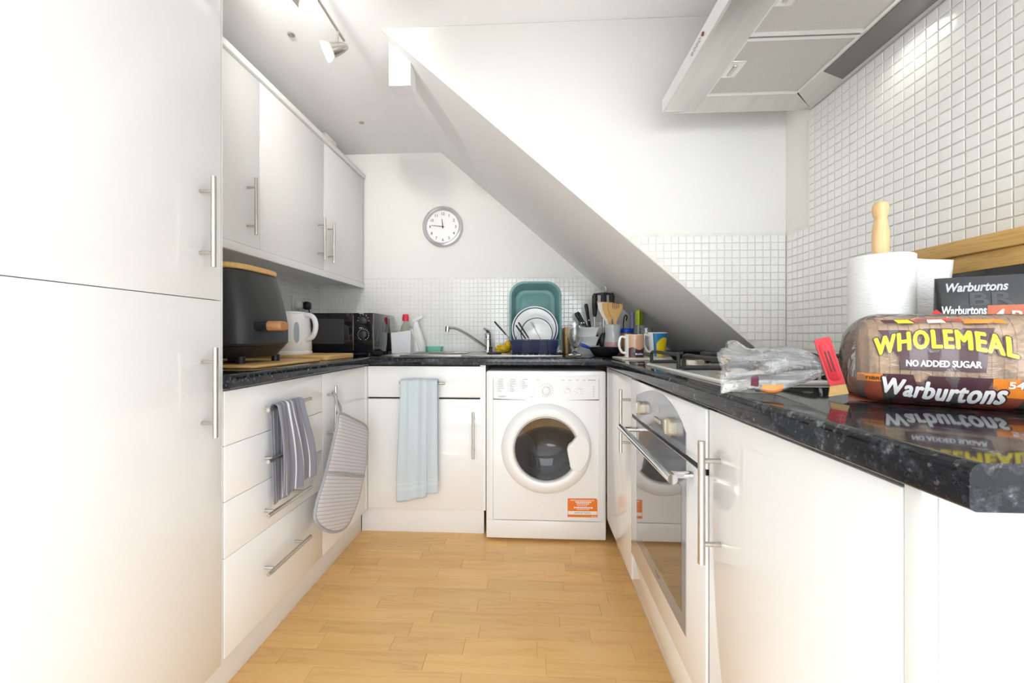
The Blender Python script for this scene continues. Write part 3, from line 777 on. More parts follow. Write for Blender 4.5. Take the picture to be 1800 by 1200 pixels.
# ------------------------------------------------------------------ sockets on the left wall
t = thing('wall_socket', 'white double wall socket on the tiles behind the kettle', 'socket', (XL, 2.33, 1.225))
MB().box(XL + .0066, XL + .0145, 2.255, 2.405, 1.182, 1.270, bev=.003).build('plate', white_pl, t)
for y in (2.285, 2.375): MB().box(XL + .0145, XL + .0185, y - .006, y + .006, 1.246, 1.262, bev=.001).build('switch', white_pl, t)
t = thing('power_plug', 'black mains plug in the wall socket', 'plug', (XL + .016, 2.375, 1.22))
MB().box(XL + .0146, XL + .050, 2.350, 2.400, 1.188, 1.240, bev=.014, seg=3).build('plug_body', black_pl, t)
MB().tube(catmull([(XL + .040, 2.375, 1.195), (XL + .055, 2.370, 1.12), (XL + .05, 2.33, 1.0), (XL + .06, 2.30, WT + .006)], 5, False), .0035, 6).build('cable', black_pl, t)
t = thing('power_plug', 'white mains plug in the wall socket', 'plug', (XL + .016, 2.285, 1.22))
MB().box(XL + .0146, XL + .048, 2.260, 2.308, 1.186, 1.238, bev=.012, seg=3).build('plug_body', white_pl, t)
MB().tube(catmull([(XL + .038, 2.285, 1.193), (XL + .05, 2.28, 1.12), (XL + .05, 2.22, 1.0), (XL + .06, 2.16, WT + .006)], 5, False), .0035, 6).build('cable', white_pl, t)

# ------------------------------------------------------------------ left worktop: boards, air fryer, kettle, microwave
def board(name, label, cx, cy, w, d, z0, h, rz, m_, grp):
    M = Matrix.Translation((cx, cy, 0)) @ Matrix.Rotation(R(rz), 4, 'Z')
    pts = rrect(w, d, .02, 5)
    f = lambda z, s=1: [tuple(M @ Vector((a * s, b * s, z))) for a, b in pts]
    b = MB().loft([f(z0, .985), f(z0 + .003), f(z0 + h - .003), f(z0 + h, .985)])
    return tag(b.build(name, m_), label, 'chopping board', grp)
board('chopping_board', 'thick wooden chopping board under the kettle', -1.085, 1.745, .43, .26, WT + .0005, .022, 1, board_m, 'wooden chopping boards')
board('chopping_board', 'thin wooden chopping board under the black air fryer', -1.075, 1.385, .40, .40, WT + .0005, .010, 0, board_m, 'wooden chopping boards')

t = thing('air_fryer', 'matte black air fryer with wooden lid and handle', 'air fryer', (-1.09, 1.36, .9255))
AC = (-1.09, 1.36)
def sq(hx, hy, z, n=3.6, k=40):
    o = []
    for i in range(k):
        a = 2 * PI * i / k; c, s_ = math.cos(a), math.sin(a)
        o.append((AC[0] + hx * math.copysign(abs(c) ** (2 / n), c), AC[1] + hy * math.copysign(abs(s_) ** (2 / n), s_), z))
    return o
matte = mat('matte charcoal', (.030, .031, .034), .38)
MB().loft([sq(.150, .142, .986), sq(.158, .150, .995), sq(.158, .150, 1.06), sq(.152, .146, 1.10), sq(.130, .138, 1.19), sq(.112, .130, 1.243), sq(.108, .127, 1.249)]).build('body', matte, t)
MB().loft([sq(.120, .115, .945), sq(.150, .142, .985)]).build('base', black_pl, t)
for dx in (-.09, .13):
    for dy in (-.09, .09): MB().cyl((AC[0] + dx * .8, AC[1] + dy, .9257), (AC[0] + dx * .8, AC[1] + dy, .950), .014, n=14).build('foot', black_pl, t)
MB().loft([sq(.112, .130, 1.2495), sq(.115, .133, 1.253), sq(.115, .133, 1.265), sq(.112, .130, 1.268)]).build('lid', board_m, t)
hh = MB().loft([[(AC[0] + .145, AC[1] - .060 + a, 1.055 + b) for a, b in rrect(.062, .036, .014)], [(AC[0] + .192, AC[1] - .060 + a, 1.055 + b) for a, b in rrect(.058, .034, .014)]]).build('handle_mount', black_pl, t)
wood_h = wood_material('walnut handle', (.42, .20, .08), (.30, .13, .05), 4.0, .4, 0)
MB().loft([[(AC[0] + .192, AC[1] - .060 + a, 1.055 + b) for a, b in rrect(.056, .034, .014)], [(AC[0] + .232, AC[1] - .060 + a, 1.055 + b) for a, b in rrect(.052, .033, .014)], [(AC[0] + .238, AC[1] - .060 + a, 1.055 + b) for a, b in rrect(.044, .026, .011)]]).build('handle', wood_h, hh)

t = thing('kettle', 'white plastic jug kettle standing on the wooden board', 'kettle', (-1.125, 1.79, .9375))
KX, KY, KZ = -1.125, 1.775, .9378
MB().lathe([(.085, 0), (.085, .010), (.080, .016), (0, .016)], 36, (KX, KY, KZ)).build('power_base', white_pl, t)
kb = MB().lathe([(0, .0165), (.080, .0165), (.083, .022), (.081, .06), (.076, .14), (.073, .178), (.070, .186), (.064, .189), (0, .191)], 40, (KX, KY, KZ))
kb = kb.build('body', white_pl, t)
MB().lathe([(.062, .1895), (.060, .196), (.03, .199), (0, .200)], 32, (KX, KY, KZ)).build('lid', white_pl, t)
# level window facing the aisle
an0 = math.atan2(-1.775, 1.125) + R(12)
m = MB()
def kp(a, z, r): return (KX + r * math.cos(a), KY + r * math.sin(a), KZ + z)
loc = [(R(8) * math.cos(2 * PI * k / 20), .10 + .048 * math.copysign(abs(math.sin(2 * PI * k / 20)) ** .6, math.sin(2 * PI * k / 20))) for k in range(20)]
m.loft([[kp(an0 + a, z, .0770 + (.14 - z) * .04) for a, z in loc], [kp(an0 + a, z, .0795 + (.14 - z) * .05) for a, z in loc]])
m.build('water_gauge', mat('smoky gauge', (.32, .36, .41), .15, coat=.5), kb)
hd = Vector((math.cos(R(-10)), math.sin(R(-10)), 0))
hp = [Vector((KX, KY, KZ)) + hd * r + Vector((0, 0, z)) for r, z in ((.066, .178), (.092, .181), (.116, .168), (.128, .138), (.124, .104), (.108, .078), (.078, .066))]
MB().tube(catmull(hp, 5, False), .0115, 12).build('handle', white_pl, t)
sp = Vector((-hd.x, -hd.y, 0))
MB().loft([[Vector((KX, KY, KZ)) + sp * .066 + Vector((-sp.y * a, sp.x * a, z)) for a, z in ((-.022, .184), (.022, .184), (.012, .15), (-.012, .15))], [Vector((KX, KY, KZ)) + sp * .096 + Vector((-sp.y * a, sp.x * a, z)) for a, z in ((-.010, .186), (.010, .186), (.004, .176), (-.004, .176))]]).build('spout', white_pl, t)

t = thing('microwave', 'black microwave oven with two dials in the corner', 'microwave', (-1.1, 2.28, WT))
mx0, mx1, my0, my1, mz0, mz1 = -1.335, -.872, 2.10, 2.44, WT + .014, 1.152
MB().box(mx0, mx1, my0 + .018, my1, mz0, mz1, bev=.006).build('body', black_gl, t)
dr = MB().box(mx0, -.985, my0, my0 + .0175, mz0 + .002, mz1 - .002, bev=.003).build('door', black_gl, t)
MB().box(mx0 + .05, -1.035, my0 - .0012, my0 + .001, mz0 + .05, mz1 - .035).build('window', mat('microwave window', (.055, .055, .058), .05, coat=1.0), dr)
MB().box(-.9845, -.9815, my0 + .001, my0 + .016, mz0 + .01, mz1 - .01).build('trim', chrome, t)
pn = MB().box(-.981, mx1, my0, my0 + .0175, mz0 + .002, mz1 - .002, bev=.002).build('control_panel', black_gl, t)
m = MB()
for z in (1.108, 1.030):
    k = MB().lathe([(.021, 0), (.020, .012), (.017, .014), (0, .014)], 24, Mf(-.926, my0 - .0002, z)).build('dial', mat('dial black', (.035, .035, .038), .4), pn)
    for a in range(7 if z > 1.1 else 17):
        an = R((-90 + a * 30) if z > 1.1 else (-150 + a * 19)); x, zz = -.926 + .031 * math.sin(an), z + .031 * math.cos(an)
        m.quad((x - .0016, my0 - .0006, zz - .0016), (x + .0016, my0 - .0006, zz - .0016), (x + .0016, my0 - .0006, zz + .0016), (x - .0016, my0 - .0006, zz + .0016))
m.quad((-.95, my0 - .0006, 1.1455), (-.925, my0 - .0006, 1.1455), (-.925, my0 - .0006, 1.148), (-.95, my0 - .0006, 1.148))
m.quad((-.95, my0 - .0006, 1.0665), (-.93, my0 - .0006, 1.0665), (-.93, my0 - .0006, 1.0685), (-.95, my0 - .0006, 1.0685))
stuff(m.build('printed_marks', white_print, pn, normals=False))
MB().box(mx1 - .0005, mx1 + .0015, my0 + .07, my1 - .03, mz0 + .03, mz1 - .045, bev=.001).build('side_recess', black_gl, t)
for x in (mx0 + .04, mx1 - .04):
    for y in (my0 + .05, my1 - .05): MB().cyl((x, y, WT + .0005), (x, y, mz0 + .001), .013, n=12).build('foot', black_pl, t)

# ------------------------------------------------------------------ cloths
def uv_stripes(name, base, stripe, bands, rough=.9, axis=0, bump=0.3, wob=0.0):
    """cloth with woven stripes across the width; bands: (centre, half width) in 0..1"""
    m = mat(name, base, rough, sheen=.3); nt = m.node_tree; L = nt.links; b = bsdf(m)
    uv = nd(nt, 'ShaderNodeUVMap'); sp_ = nd(nt, 'ShaderNodeSeparateXYZ'); L.new(uv.outputs[0], sp_.inputs[0])
    prev = None
    for c, h in bands:
        a = nd(nt, 'ShaderNodeMath', operation='SUBTRACT'); a.inputs[1].default_value = c; L.new(sp_.outputs[axis], a.inputs[0])
        a2 = nd(nt, 'ShaderNodeMath', operation='ABSOLUTE'); L.new(a.outputs[0], a2.inputs[0])
        a3 = nd(nt, 'ShaderNodeMath', operation='LESS_THAN'); a3.inputs[1].default_value = h; L.new(a2.outputs[0], a3.inputs[0])
        if prev is None: prev = a3
        else:
            q = nd(nt, 'ShaderNodeMath', operation='MAXIMUM'); L.new(prev.outputs[0], q.inputs[0]); L.new(a3.outputs[0], q.inputs[1]); prev = q
    mx = nd(nt, 'ShaderNodeMix', data_type='RGBA'); mx.inputs[6].default_value = (*base, 1); mx.inputs[7].default_value = (*stripe, 1)
    if prev: L.new(prev.outputs[0], mx.inputs[0])
    else: mx.inputs[0].default_value = 0
    L.new(mx.outputs[2], b.inputs['Base Color'])
    tc = nd(nt, 'ShaderNodeTexCoord'); n = nd(nt, 'ShaderNodeTexNoise'); n.inputs['Scale'].default_value = 450; L.new(tc.outputs['Object'], n.inputs['Vector'])
    bp = nd(nt, 'ShaderNodeBump'); bp.inputs['Strength'].default_value = bump; bp.inputs['Distance'].default_value = .002
    L.new(n.outputs['Fac'], bp.inputs['Height']); L.new(bp.outputs[0], b.inputs['Normal'])
    return m
sm = lambda t: t * t * (3 - 2 * t)
# grey striped tea towel over the top drawer handle
tea = uv_stripes('grey striped cloth', (.205, .205, .25), (.66, .66, .68), [(.08, .011), (.24, .008), (.40, .012), (.56, .008), (.70, .012), (.86, .010)])
def towel_front(u, v):
    # v: 0 over the bar, 1 at the hem; gathers at the bar and fans out below
    lo = 1.168 - .006 * v; hi = 1.298 + .048 * sm(min(1, v * 1.15)) 
    y = lo + (hi - lo) * u
    fold = .010 * math.sin(u * 14 + .6) * (.35 + .65 * v) + .005 * math.sin(u * 33 + 2 * v) * (.4 + .6 * (1 - v))
    z = .8015 - .285 * v + .012 * (.5 - u) * v + .05 * max(0, u - .6) * v
    return (-.790 + .016 * v + fold + .008 * math.sin(PI * v), y, z)
def towel_back(u, v):
    lo = 1.172 + .012 * v; hi = 1.297 + .004 * v
    return (-.8135 + .004 * math.sin(u * 12 + 1) * v, lo + (hi - lo) * u, .8015 - .315 * v)
def towel(u, v):
    if v < .46: return towel_back(u, (.46 - v) / .46)
    if v > .54: return towel_front(u, (v - .54) / .46)
    a = (v - .46) / .08
    p, q = Vector(towel_back(u, 0)), Vector(towel_front(u, 0))
    r = p.lerp(q, a); r.z += .007 * math.sin(PI * a); return tuple(r)
o = MB().grid(towel, 48, 90).build('tea_towel', tea, angle=80, normals=False); solidify(o, .0028)
tag(o, 'grey tea towel with white stripes hung on the top drawer handle', 'towel')
# pale blue towel over the sink-cabinet handle
blue_m = uv_stripes('pale blue towelling', (.58, .655, .70), (.63, .69, .75), [(.945, .008), (.925, .004)], axis=1, bump=.5)
def bt_front(u, v):
    lo = -.645 - .020 * sm(v); hi = -.462 + .004 * v
    x = lo + (hi - lo) * u
    crease = math.exp(-((u - .70) / .035) ** 2) * (.25 + .75 * v)
    f = .006 * math.sin(u * 9 + .4) + .004 * math.sin(u * 21 + 1.5) * (1 - .5 * v) + .003 * math.exp(-((u - .22 - .1 * v) / .03) ** 2)
    z = .798 - (.600 - .0 * u) * v + (.028 * sm(u) + .018 * (u > .70)) * v ** 3
    return (x, 1.893 - .006 * math.sin(PI * v) - f + .013 * crease, z)
def bt_back(u, v): return (-.645 + .183 * u, 1.9255 + .003 * math.sin(u * 9), .798 - .50 * v)
def btow(u, v):
    if v < .44: return bt_back(u, (.44 - v) / .44)
    if v > .50: return bt_front(u, (v - .50) / .50)
    a = (v - .44) / .06; r = Vector(bt_back(u, 0)).lerp(Vector(bt_front(u, 0)), a); r.z += .008 * math.sin(PI * a); return tuple(r)
o = MB().grid(btow, 60, 80).build('hand_towel', blue_m, angle=80, normals=False); solidify(o, .003)
tag(o, 'long pale blue towel hung on the sink cabinet handle', 'towel')
# double oven glove
gl_m = uv_stripes('ticking cloth', (.60, .585, .60), (.40, .39, .42), [(k / 46 + .008, .0024) for k in range(46)], axis=1, bump=.6)
gl_e = noisy(mat('grey binding', (.40, .39, .41), .9), 200, .08)
t = thing('oven_glove', 'long striped double oven glove hanging from a cabinet handle', 'oven glove', (-.775, 1.6, .5))
GX = -.778
outl = [(1.535, .706), (1.652, .661), (1.790, .592), (1.796, .512), (1.784, .439), (1.755, .373), (1.709, .297), (1.652, .245), (1.585, .219), (1.488, .249), (1.402, .309), (1.362, .366), (1.377, .417), (1.422, .481), (1.476, .575), (1.517, .66)]
oc = catmull([(a, b, 0) for a, b in outl], 5)
cen = Vector((1.585, .44, 0))
def pad(side):
    m = MB(); lay = m.bm.loops.layers.uv.verify()
    rings = []
    for s_, h in ((1.0, 0), (.95, .007), (.85, .011), (.6, .013), (.3, .014), (0.001, .0145)):
        ring = []
        for p in oc:
            q = cen + (p - cen) * s_
            fold = -.004 * math.exp(-((q.y - .43 + .42 * (q.x - 1.61)) / .008) ** 2) if side > 0 else 0
            wob = .002 * math.sin(q.y * 40) * (1 - s_)
            ring.append((GX + .010 * (q.x - 1.5) + side * (h + fold + wob), q.x, q.y))
        rings.append(ring)
    m.loft(rings, cap0=False)
    for f in m.bm.faces:
        for lp in f.loops: lp[lay].uv = ((lp.vert.co.y - 1.35) / .5, (lp.vert.co.z + .38 * (lp.vert.co.y - 1.58) - .12) / .68)
    return m
pad(1).build('front_pad', gl_m, t, angle=70); pad(-1).build('back_pad', gl_m, t, angle=70)
MB().tube([(GX + .010 * (p.x - 1.5), p.x, p.y) for p in oc], .006, 8, closed=True).build('binding', gl_e, t)
MB().tube([(GX + .006, 1.440, .50), (GX + .0150, 1.53, .465), (GX + .0155, 1.611, .430), (GX + .0150, 1.69, .397), (GX + .008, 1.752, .375)], .006, 6).build('pocket_edge', gl_e, t)
MB().tube(catmull([(GX, 1.535, .706), (GX - .006, 1.530, .74), (GX - .020, 1.545, .778), (-.818, 1.562, .790), (-.824, 1.580, .775), (-.806, 1.580, .745), (GX - .004, 1.560, .72), (GX, 1.545, .704)], 4, False), .005, 6).build('hanging_loop', gl_e, t)

# ------------------------------------------------------------------ sink side
t = thing('sponge_caddy', 'small white upright caddy beside the microwave', 'caddy', (-.80, 2.39, WT))
zz = WT + .0006
m = MB().loft([[(-.855, 2.345, zz), (-.740, 2.345, zz), (-.740, 2.42, zz), (-.855, 2.42, zz)], [(-.860, 2.342, 1.042), (-.736, 2.342, 1.058), (-.736, 2.424, 1.058), (-.860, 2.424, 1.042)],
               [(-.854, 2.347, 1.042), (-.742, 2.347, 1.057), (-.742, 2.419, 1.057), (-.854, 2.419, 1.042)], [(-.850, 2.350, zz + .01), (-.745, 2.350, zz + .01), (-.745, 2.415, zz + .01), (-.850, 2.415, zz + .01)]])
m.build('tub', white_pl, t); MB().box(-.85, -.745, 2.353, 2.412, zz + .011, 1.030, bev=.004).build('tissue', mat('tissue', (.84, .84, .86), .9), t)
t = thing('soap_bottle', 'clear washing-up bottle with red cap behind the white caddy', 'bottle', (-.81, 2.48, WT))
MB().lathe([(0, 0), (.032, 0), (.034, .01), (.034, .13), (.028, .165), (.015, .19), (.014, .205), (0, .206)], 24, (-.812, 2.475, zz)).build('bottle_body', mat('clear soap', (.80, .76, .66), .1, trans=.6), t)
MB().lathe([(.020, .206), (.021, .225), (.017, .248), (0, .249)], 20, (-.812, 2.475, zz)).build('cap', mat('red cap', (.75, .02, .06), .35), t)
t = thing('spray_bottle', 'white trigger spray bottle behind the sink', 'bottle', (-.72, 2.44, WT))
MB().loft([[(-.715 + a, 2.45 + b, zz) for a, b in rrect(.085, .055, .022)], [(-.717 + a, 2.45 + b, zz + .06) for a, b in rrect(.083, .055, .022)], [(-.728 + a, 2.45 + b, zz + .13) for a, b in rrect(.058, .045, .02)], [(-.735 + a, 2.45 + b, zz + .18) for a, b in rrect(.030, .030, .014)], [(-.735 + a, 2.45 + b, zz + .20) for a, b in rrect(.028, .028, .013)]]).build('bottle_body', white_pl, t)
MB().loft([[(-.755 + a * 0, 2.45 + a, zz + .203 + b) for a, b in rrect(.026, .018, .006)], [(-.735, 2.45 + a, zz + .212 + b) for a, b in rrect(.030, .026, .008)], [(-.690, 2.45 + a, zz + .232 + b) for a, b in rrect(.024, .020, .006)]]).build('spray_head', white_pl, t)
MB().tube(catmull([(-.742, 2.45, zz + .200), (-.722, 2.447, zz + .180), (-.714, 2.446, zz + .150)], 4, False), .005, 8).build('trigger', white_pl, t)
t = thing('dish_cloth', 'pale cloth strip hanging over the caddy onto the sink', 'cloth', (-.73, 2.33, WT))
def dc(u, v):
    x = -.742 + .055 * v + .030 * u + .008 * math.sin(3 * v + u * 4)
    return (x, 2.338 - .03 * v + .006 * math.sin(u * 9 + v * 3), 1.062 + .012 * math.sin(PI * min(1, v * 4)) - .136 * v ** 1.1)
o = MB().grid(dc, 10, 24).build('cloth_strip', mat('off-white cloth', (.80, .79, .74), .9), t, angle=80, normals=False); solidify(o, .003)
t = thing('soap_dish', 'mint green plastic soap dish behind the sink', 'dish', (-.63, 2.50, WT))
p1 = rrect(.092, .05, .012, 4, -.632, 2.518); p2 = rrect(.108, .062, .016, 4, -.632, 2.518)
sc_ = lambda P, k: [(-.632 + (a + .632) * k, 2.518 + (b - 2.518) * k) for a, b in P]
MB().loft([[(a, b, zz) for a, b in p1], [(a, b, zz + .040) for a, b in p2], [(a, b, zz + .040) for a, b in sc_(p2, .92)], [(a, b, zz + .006) for a, b in sc_(p1, .9)]]).build('dish', mat('mint plastic', (.25, .68, .52), .35), t)
MB().box(-.665, -.60, 2.503, 2.533, zz + .0065, zz + .030, bev=.006).build('soap', mat('pale soap', (.45, .78, .66), .5), t)

# yellow rubber gloves, scourer
t = thing('rubber_gloves', 'crumpled yellow rubber gloves beside the dish rack', 'gloves', (-.17, 2.34, zb))
yel = noisy(mat('yellow rubber', (.80, .52, .02), .45), 60, .15)
def blob(cx, cy, cz, rx, ry, rz_, seed, amp=.35, n=18, m_=12):
    vs = MB(); rings = []
    for j in range(m_ + 1):
        th = PI * j / m_; ring = []
        for i in range(n):
            ph = 2 * PI * i / n; d = Vector((math.sin(th) * math.cos(ph), math.sin(th) * math.sin(ph), math.cos(th)))
            k = 1 + amp * noise.noise(d * 1.9 + Vector((seed, seed * .7, 0)))
            ring.append((cx + d.x * rx * k, cy + d.y * ry * k, max(cz + d.z * rz_ * k, zb + .0008)))
        rings.append(ring)
    vs.loft(rings); return vs
blob(-.165, 2.345, zb + .024, .042, .035, .026, 3).build('glove_palm', yel, t, angle=60)
blob(-.135, 2.36, zb + .045, .024, .026, .030, 8).build('glove_cuff', yel, t, angle=60)
for k, (dx, dz) in enumerate(((-.050, .012), (-.046, .030), (-.034, .045))):
    MB().tube([(-.165, 2.34, zb + .02), (-.165 + dx * .6, 2.325, zb + dz), (-.165 + dx, 2.315, zb + max(.010, dz - .006))], [.012, .010, .007], 8).build('glove_finger', yel, t)
t = thing('sink_brush', 'small black scrubbing brush on the sink edge', 'brush', (-.2, 2.2, zb))
MB().lathe([(0, .0005), (.040, .0005), (.042, .008), (.030, .014), (0, .015)], 24, (-.205, 2.16, zb)).build('brush_head', black_pl, t)
MB().lathe([(.010, .014), (.008, .03), (.011, .040), (0, .042)], 14, (-.225, 2.16, zb)).build('knob', black_pl, t)
t = thing('sink_plug', 'small black sink plug at the right of the dish rack', 'plug', (.135, 2.12, zb))
MB().lathe([(0, .0005), (.020, .0005), (.023, .006), (.020, .012), (0, .013)], 20, (.150, 2.10, zb)).build('stopper', black_pl, t)
MB().tube([(.150, 2.10, zb + .012), (.155, 2.10, zb + .022), (.164, 2.10, zb + .020), (.166, 2.10, zb + .010)], .002, 6).build('ring', nickel, t)

# ------------------------------------------------------------------ washing-up bowl, rack, plates, cutlery
teal = mat('teal plastic', (.20, .38, .375), .33)
t = thing('washing_up_bowl', 'teal plastic washing-up bowl stood on end against the tiles', 'bowl', (.025, 2.47, zb))
BC, BZ = .028, zb + .2235
lean = lambda p: Vector((p[0], p[1] + .03 * (p[2] - BZ) / .22, p[2]))
def bring(w, h, r, y, lip=0): 
    out = []
    for a, b in rrect(w, h, r, 8):
        hz_ = (.010 * math.exp(-(a / .06) ** 2) if b > h * .3 else 0) * lip
        out.append(lean((BC + a, y, BZ + b + hz_)))
    return out
m = MB().loft([bring(.318, .430, .085, 2.392, 1), bring(.322, .434, .087, 2.386, 1), bring(.318, .430, .086, 2.380, 1), bring(.296, .408, .080, 2.378, .6), bring(.288, .400, .078, 2.384, .4),
               bring(.268, .372, .070, 2.440), bring(.252, .352, .062, 2.487), bring(.236, .336, .055, 2.492), bring(.196, .290, .035, 2.4925), bring(.188, .282, .032, 2.4895), bring(.05, .1, .02, 2.4895)], cap0=False)
o = m.build('bowl_shell', teal, t, angle=40); solidify(o, .003, 1.0)
navy = mat('navy plastic', (.007, .015, .062), .38)
t = thing('dish_rack', 'navy blue plastic dish rack on the drainer', 'dish rack', (.02, 2.28, zb))
RX0, RX1 = -.116, .158
rz0, rz1 = zb + .0025, 1.003
m = MB().loft([[(RX0 + .012, 2.215, rz0), (RX1 - .012, 2.215, rz0), (RX1 - .012, 2.37, rz0), (RX0 + .012, 2.37, rz0)], [(RX0, 2.200, rz1 - .01), (RX1, 2.200, rz1 - .01), (RX1, 2.378, rz1 - .01), (RX0, 2.378, rz1 - .01)],
               [(RX0 - .008, 2.194, rz1 - .008), (RX1 + .008, 2.194, rz1 - .008), (RX1 + .008, 2.384, rz1 - .008), (RX0 - .008, 2.384, rz1 - .008)], [(RX0 - .008, 2.194, rz1), (RX1 + .008, 2.194, rz1), (RX1 + .008, 2.384, rz1), (RX0 - .008, 2.384, rz1)],
               [(RX0 + .004, 2.204, rz1), (RX1 - .004, 2.204, rz1), (RX1 - .004, 2.374, rz1), (RX0 + .004, 2.374, rz1)], [(RX0 + .016, 2.22, rz0 + .004), (RX1 - .016, 2.22, rz0 + .004), (RX1 - .016, 2.365, rz0 + .004), (RX0 + .016, 2.365, rz0 + .004)]])
m.build('tray', navy, t)
for k in range(3):
    xa_ = RX0 + .006 + k * .100; xb_ = xa_ + .062
    MB().loft([[(xa_ + .008, 2.188, rz0 + .002), (xb_ - .008, 2.188, rz0 + .002), (xb_ - .008, 2.216, rz0 + .002), (xa_ + .008, 2.216, rz0 + .002)], [(xa_, 2.164, rz1 - .004), (xb_, 2.164, rz1 - .004), (xb_, 2.193, rz1 - .004), (xa_, 2.193, rz1 - .004)]]).build('cutlery_pocket', navy, t)
for k in range(7): MB().tube([(RX0 + .03 + k * .036, 2.30, rz0 + .004), (RX0 + .03 + k * .036, 2.31, rz1 + .02)], .002, 6).build('divider', navy, t)
navy_rim = mat('navy glaze', (.02, .035, .12), .2)
def plate(label, cx, cy, cz, r, tilt):
    t = thing('dinner_plate', label, 'plate', (cx, cy, cz - r), 'plates in the dish rack')
    M = Matrix.Translation((cx, cy, cz)) @ Matrix.Rotation(R(90 + tilt), 4, 'X')
    MB().lathe([(0, -.008), (r * .55, -.008), (r * .62, -.004), (r, .010), (r * 1.003, .012), (r * .99, .0135), (r * .66, .002), (r * .58, -.003), (0, -.003)], 56, M).build('dish', ceramic, t)
    MB().lathe([(r * .905, .0105), (r * .955, .0125), (r * .955, .0134), (r * .905, .0114)], 56, M).build('rim_line', navy_rim, t)
plate('large white plate with navy rim line at the back of the rack', .024, 2.325, 1.063, .1375, -6)
plate('small white plate with navy rim line at the front of the rack', .034, 2.272, 1.036, .098, -6)
def cutlery(label, p0, p1, hl, rh, hm, rb=.003, head=None):
    p0, p1 = Vector(p0), Vector(p1); d = (p1 - p0).normalized(); L = (p1 - p0).length
    t = thing('cutlery', label, 'cutlery', p0, 'cutlery in the dish rack')
    MB().tube([p1 - d * hl, p1 - d * hl * .6, p1 - d * .006, p1], [rh * .8, rh, rh, rh * .6], 8).build('grip', hm, t)
    MB().tube([p0, p1 - d * hl], rb, 6).build('shaft', nickel, t)
    if head:
        for s_ in (-1, 0, 1): MB().tube([p1 + Vector((s_ * .0045, 0, 0)), p1 + d * .035 + Vector((s_ * .006, 0, 0))], .0016, 5).build('tine', nickel, t)
bl_h = mat('dark handle', (.03, .028, .035), .4)
cutlery('dark-handled table knife leaning out of the rack near the gloves', (-.105, 2.180, .992), (-.205, 2.170, 1.104), .100, .0052, bl_h)
cutlery('dark-handled knife resting against the plates, upper of two', (-.004, 2.178, .998), (-.070, 2.172, 1.100), .105, .0048, bl_h)
cutlery('dark-handled knife resting against the plates, lower of two', (-.022, 2.174, .998), (-.084, 2.166, 1.084), .095, .0048, bl_h)
cutlery('plain steel fork resting in front of the small plate', (.058, 2.178, .998), (.020, 2.172, 1.070), .03, .0025, nickel, .002, True)

# ------------------------------------------------------------------ back corner clutter
t = thing('chopping_board', 'narrow wooden board stood on edge behind the beer glass', 'chopping board', (.22, 2.42, WT))
MB().box(.205, .221, 2.30, 2.50, zz, 1.075, bev=.003).build('board_slab', board_m, t)
t = thing('beer_glass', 'clear stemmed beer glass at the edge of the worktop', 'glass', (.239, 2.125, WT))
MB().lathe([(0, 0), (.036, 0), (.037, .006), (.018, .014), (.014, .024), (.022, .045), (.037, .085), (.040, .115), (.0365, .150), (.038, .180), (.0362, .180), (.0345, .150), (.038, .115), (.035, .085), (.019, .048), (0, .042)], 36, (.239, 2.125, zz)).build('vessel', glassm, t)
wht = ['bottom', 'middle', 'top']
for k in range(3):
    t = thing('bowl', ('lowest', 'middle', 'topmost')[k] + ' white square bowl of the stack behind the beer glass', 'bowl', (.318, 2.27, WT + .05 * k), 'stacked white bowls')
    z0 = zz + .052 * k
    f = lambda w, z, rr_=.02: [(.318 + a, 2.275 + b, z) for a, b in rrect(w, w, rr_, 4)]
    MB().loft([f(.110, z0), f(.116, z0 + .006), f(.142, z0 + .048), f(.147, z0 + .0500), f(.147, z0 + .0515), f(.139, z0 + .0515), f(.080, z0 + .008)]).build('bowl_shell', ceramic, t)
t = thing('measuring_cup', 'small steel cup resting in the topmost bowl', 'cup', (.285, 2.25, 1.04))
MB().lathe([(0, 0), (.022, 0), (.026, .010), (.028, .052), (.026, .052), (.024, .012), (0, .004)], 24, (.288, 2.262, zz + .113)).build('cup', steel, t)
MB().tube(catmull([(.314, 2.262, zz + .155), (.332, 2.262, zz + .16), (.336, 2.262, zz + .138), (.315, 2.262, zz + .128)], 4, False), .003, 6).build('handle', bl_h, t)
t = thing('knife_block', 'black knife block half hidden behind the white bowls', 'knife block', (.36, 2.46, WT))
MB().loft([[(.335, 2.44, zz), (.405, 2.44, zz), (.405, 2.53, zz), (.335, 2.53, zz)], [(.320, 2.44, 1.075), (.390, 2.44, 1.075), (.390, 2.53, 1.075), (.320, 2.53, 1.075)]]).build('block', black_pl, t)
for lb, (x, y, L) in (('black knife handle leaning furthest out of the knife block', (.335, 2.455, .105)), ('second black knife handle in the knife block', (.352, 2.480, .112)), ('third black knife handle, rising highest from the block', (.372, 2.465, .150))):
    t = thing('kitchen_knife', lb, 'knife', (x, y, 1.076), 'knives in the block')
    d = Vector((-.50, -.05, .85)).normalized() if L < .14 else Vector((-.16, 0, .98)).normalized()
    p = Vector((x, y, 1.078))
    MB().tube([p, p + d * L * .5, p + d * (L - .012), p + d * L], [.0105, .0095, .0125, .008], 10).build('handle', black_pl, t)
    MB().cyl(p + d * L * .3 + Vector((0, -.009, 0)), p + d * L * .3 + Vector((0, -.0125, 0)), .003, n=8).build('rivet', nickel, t)
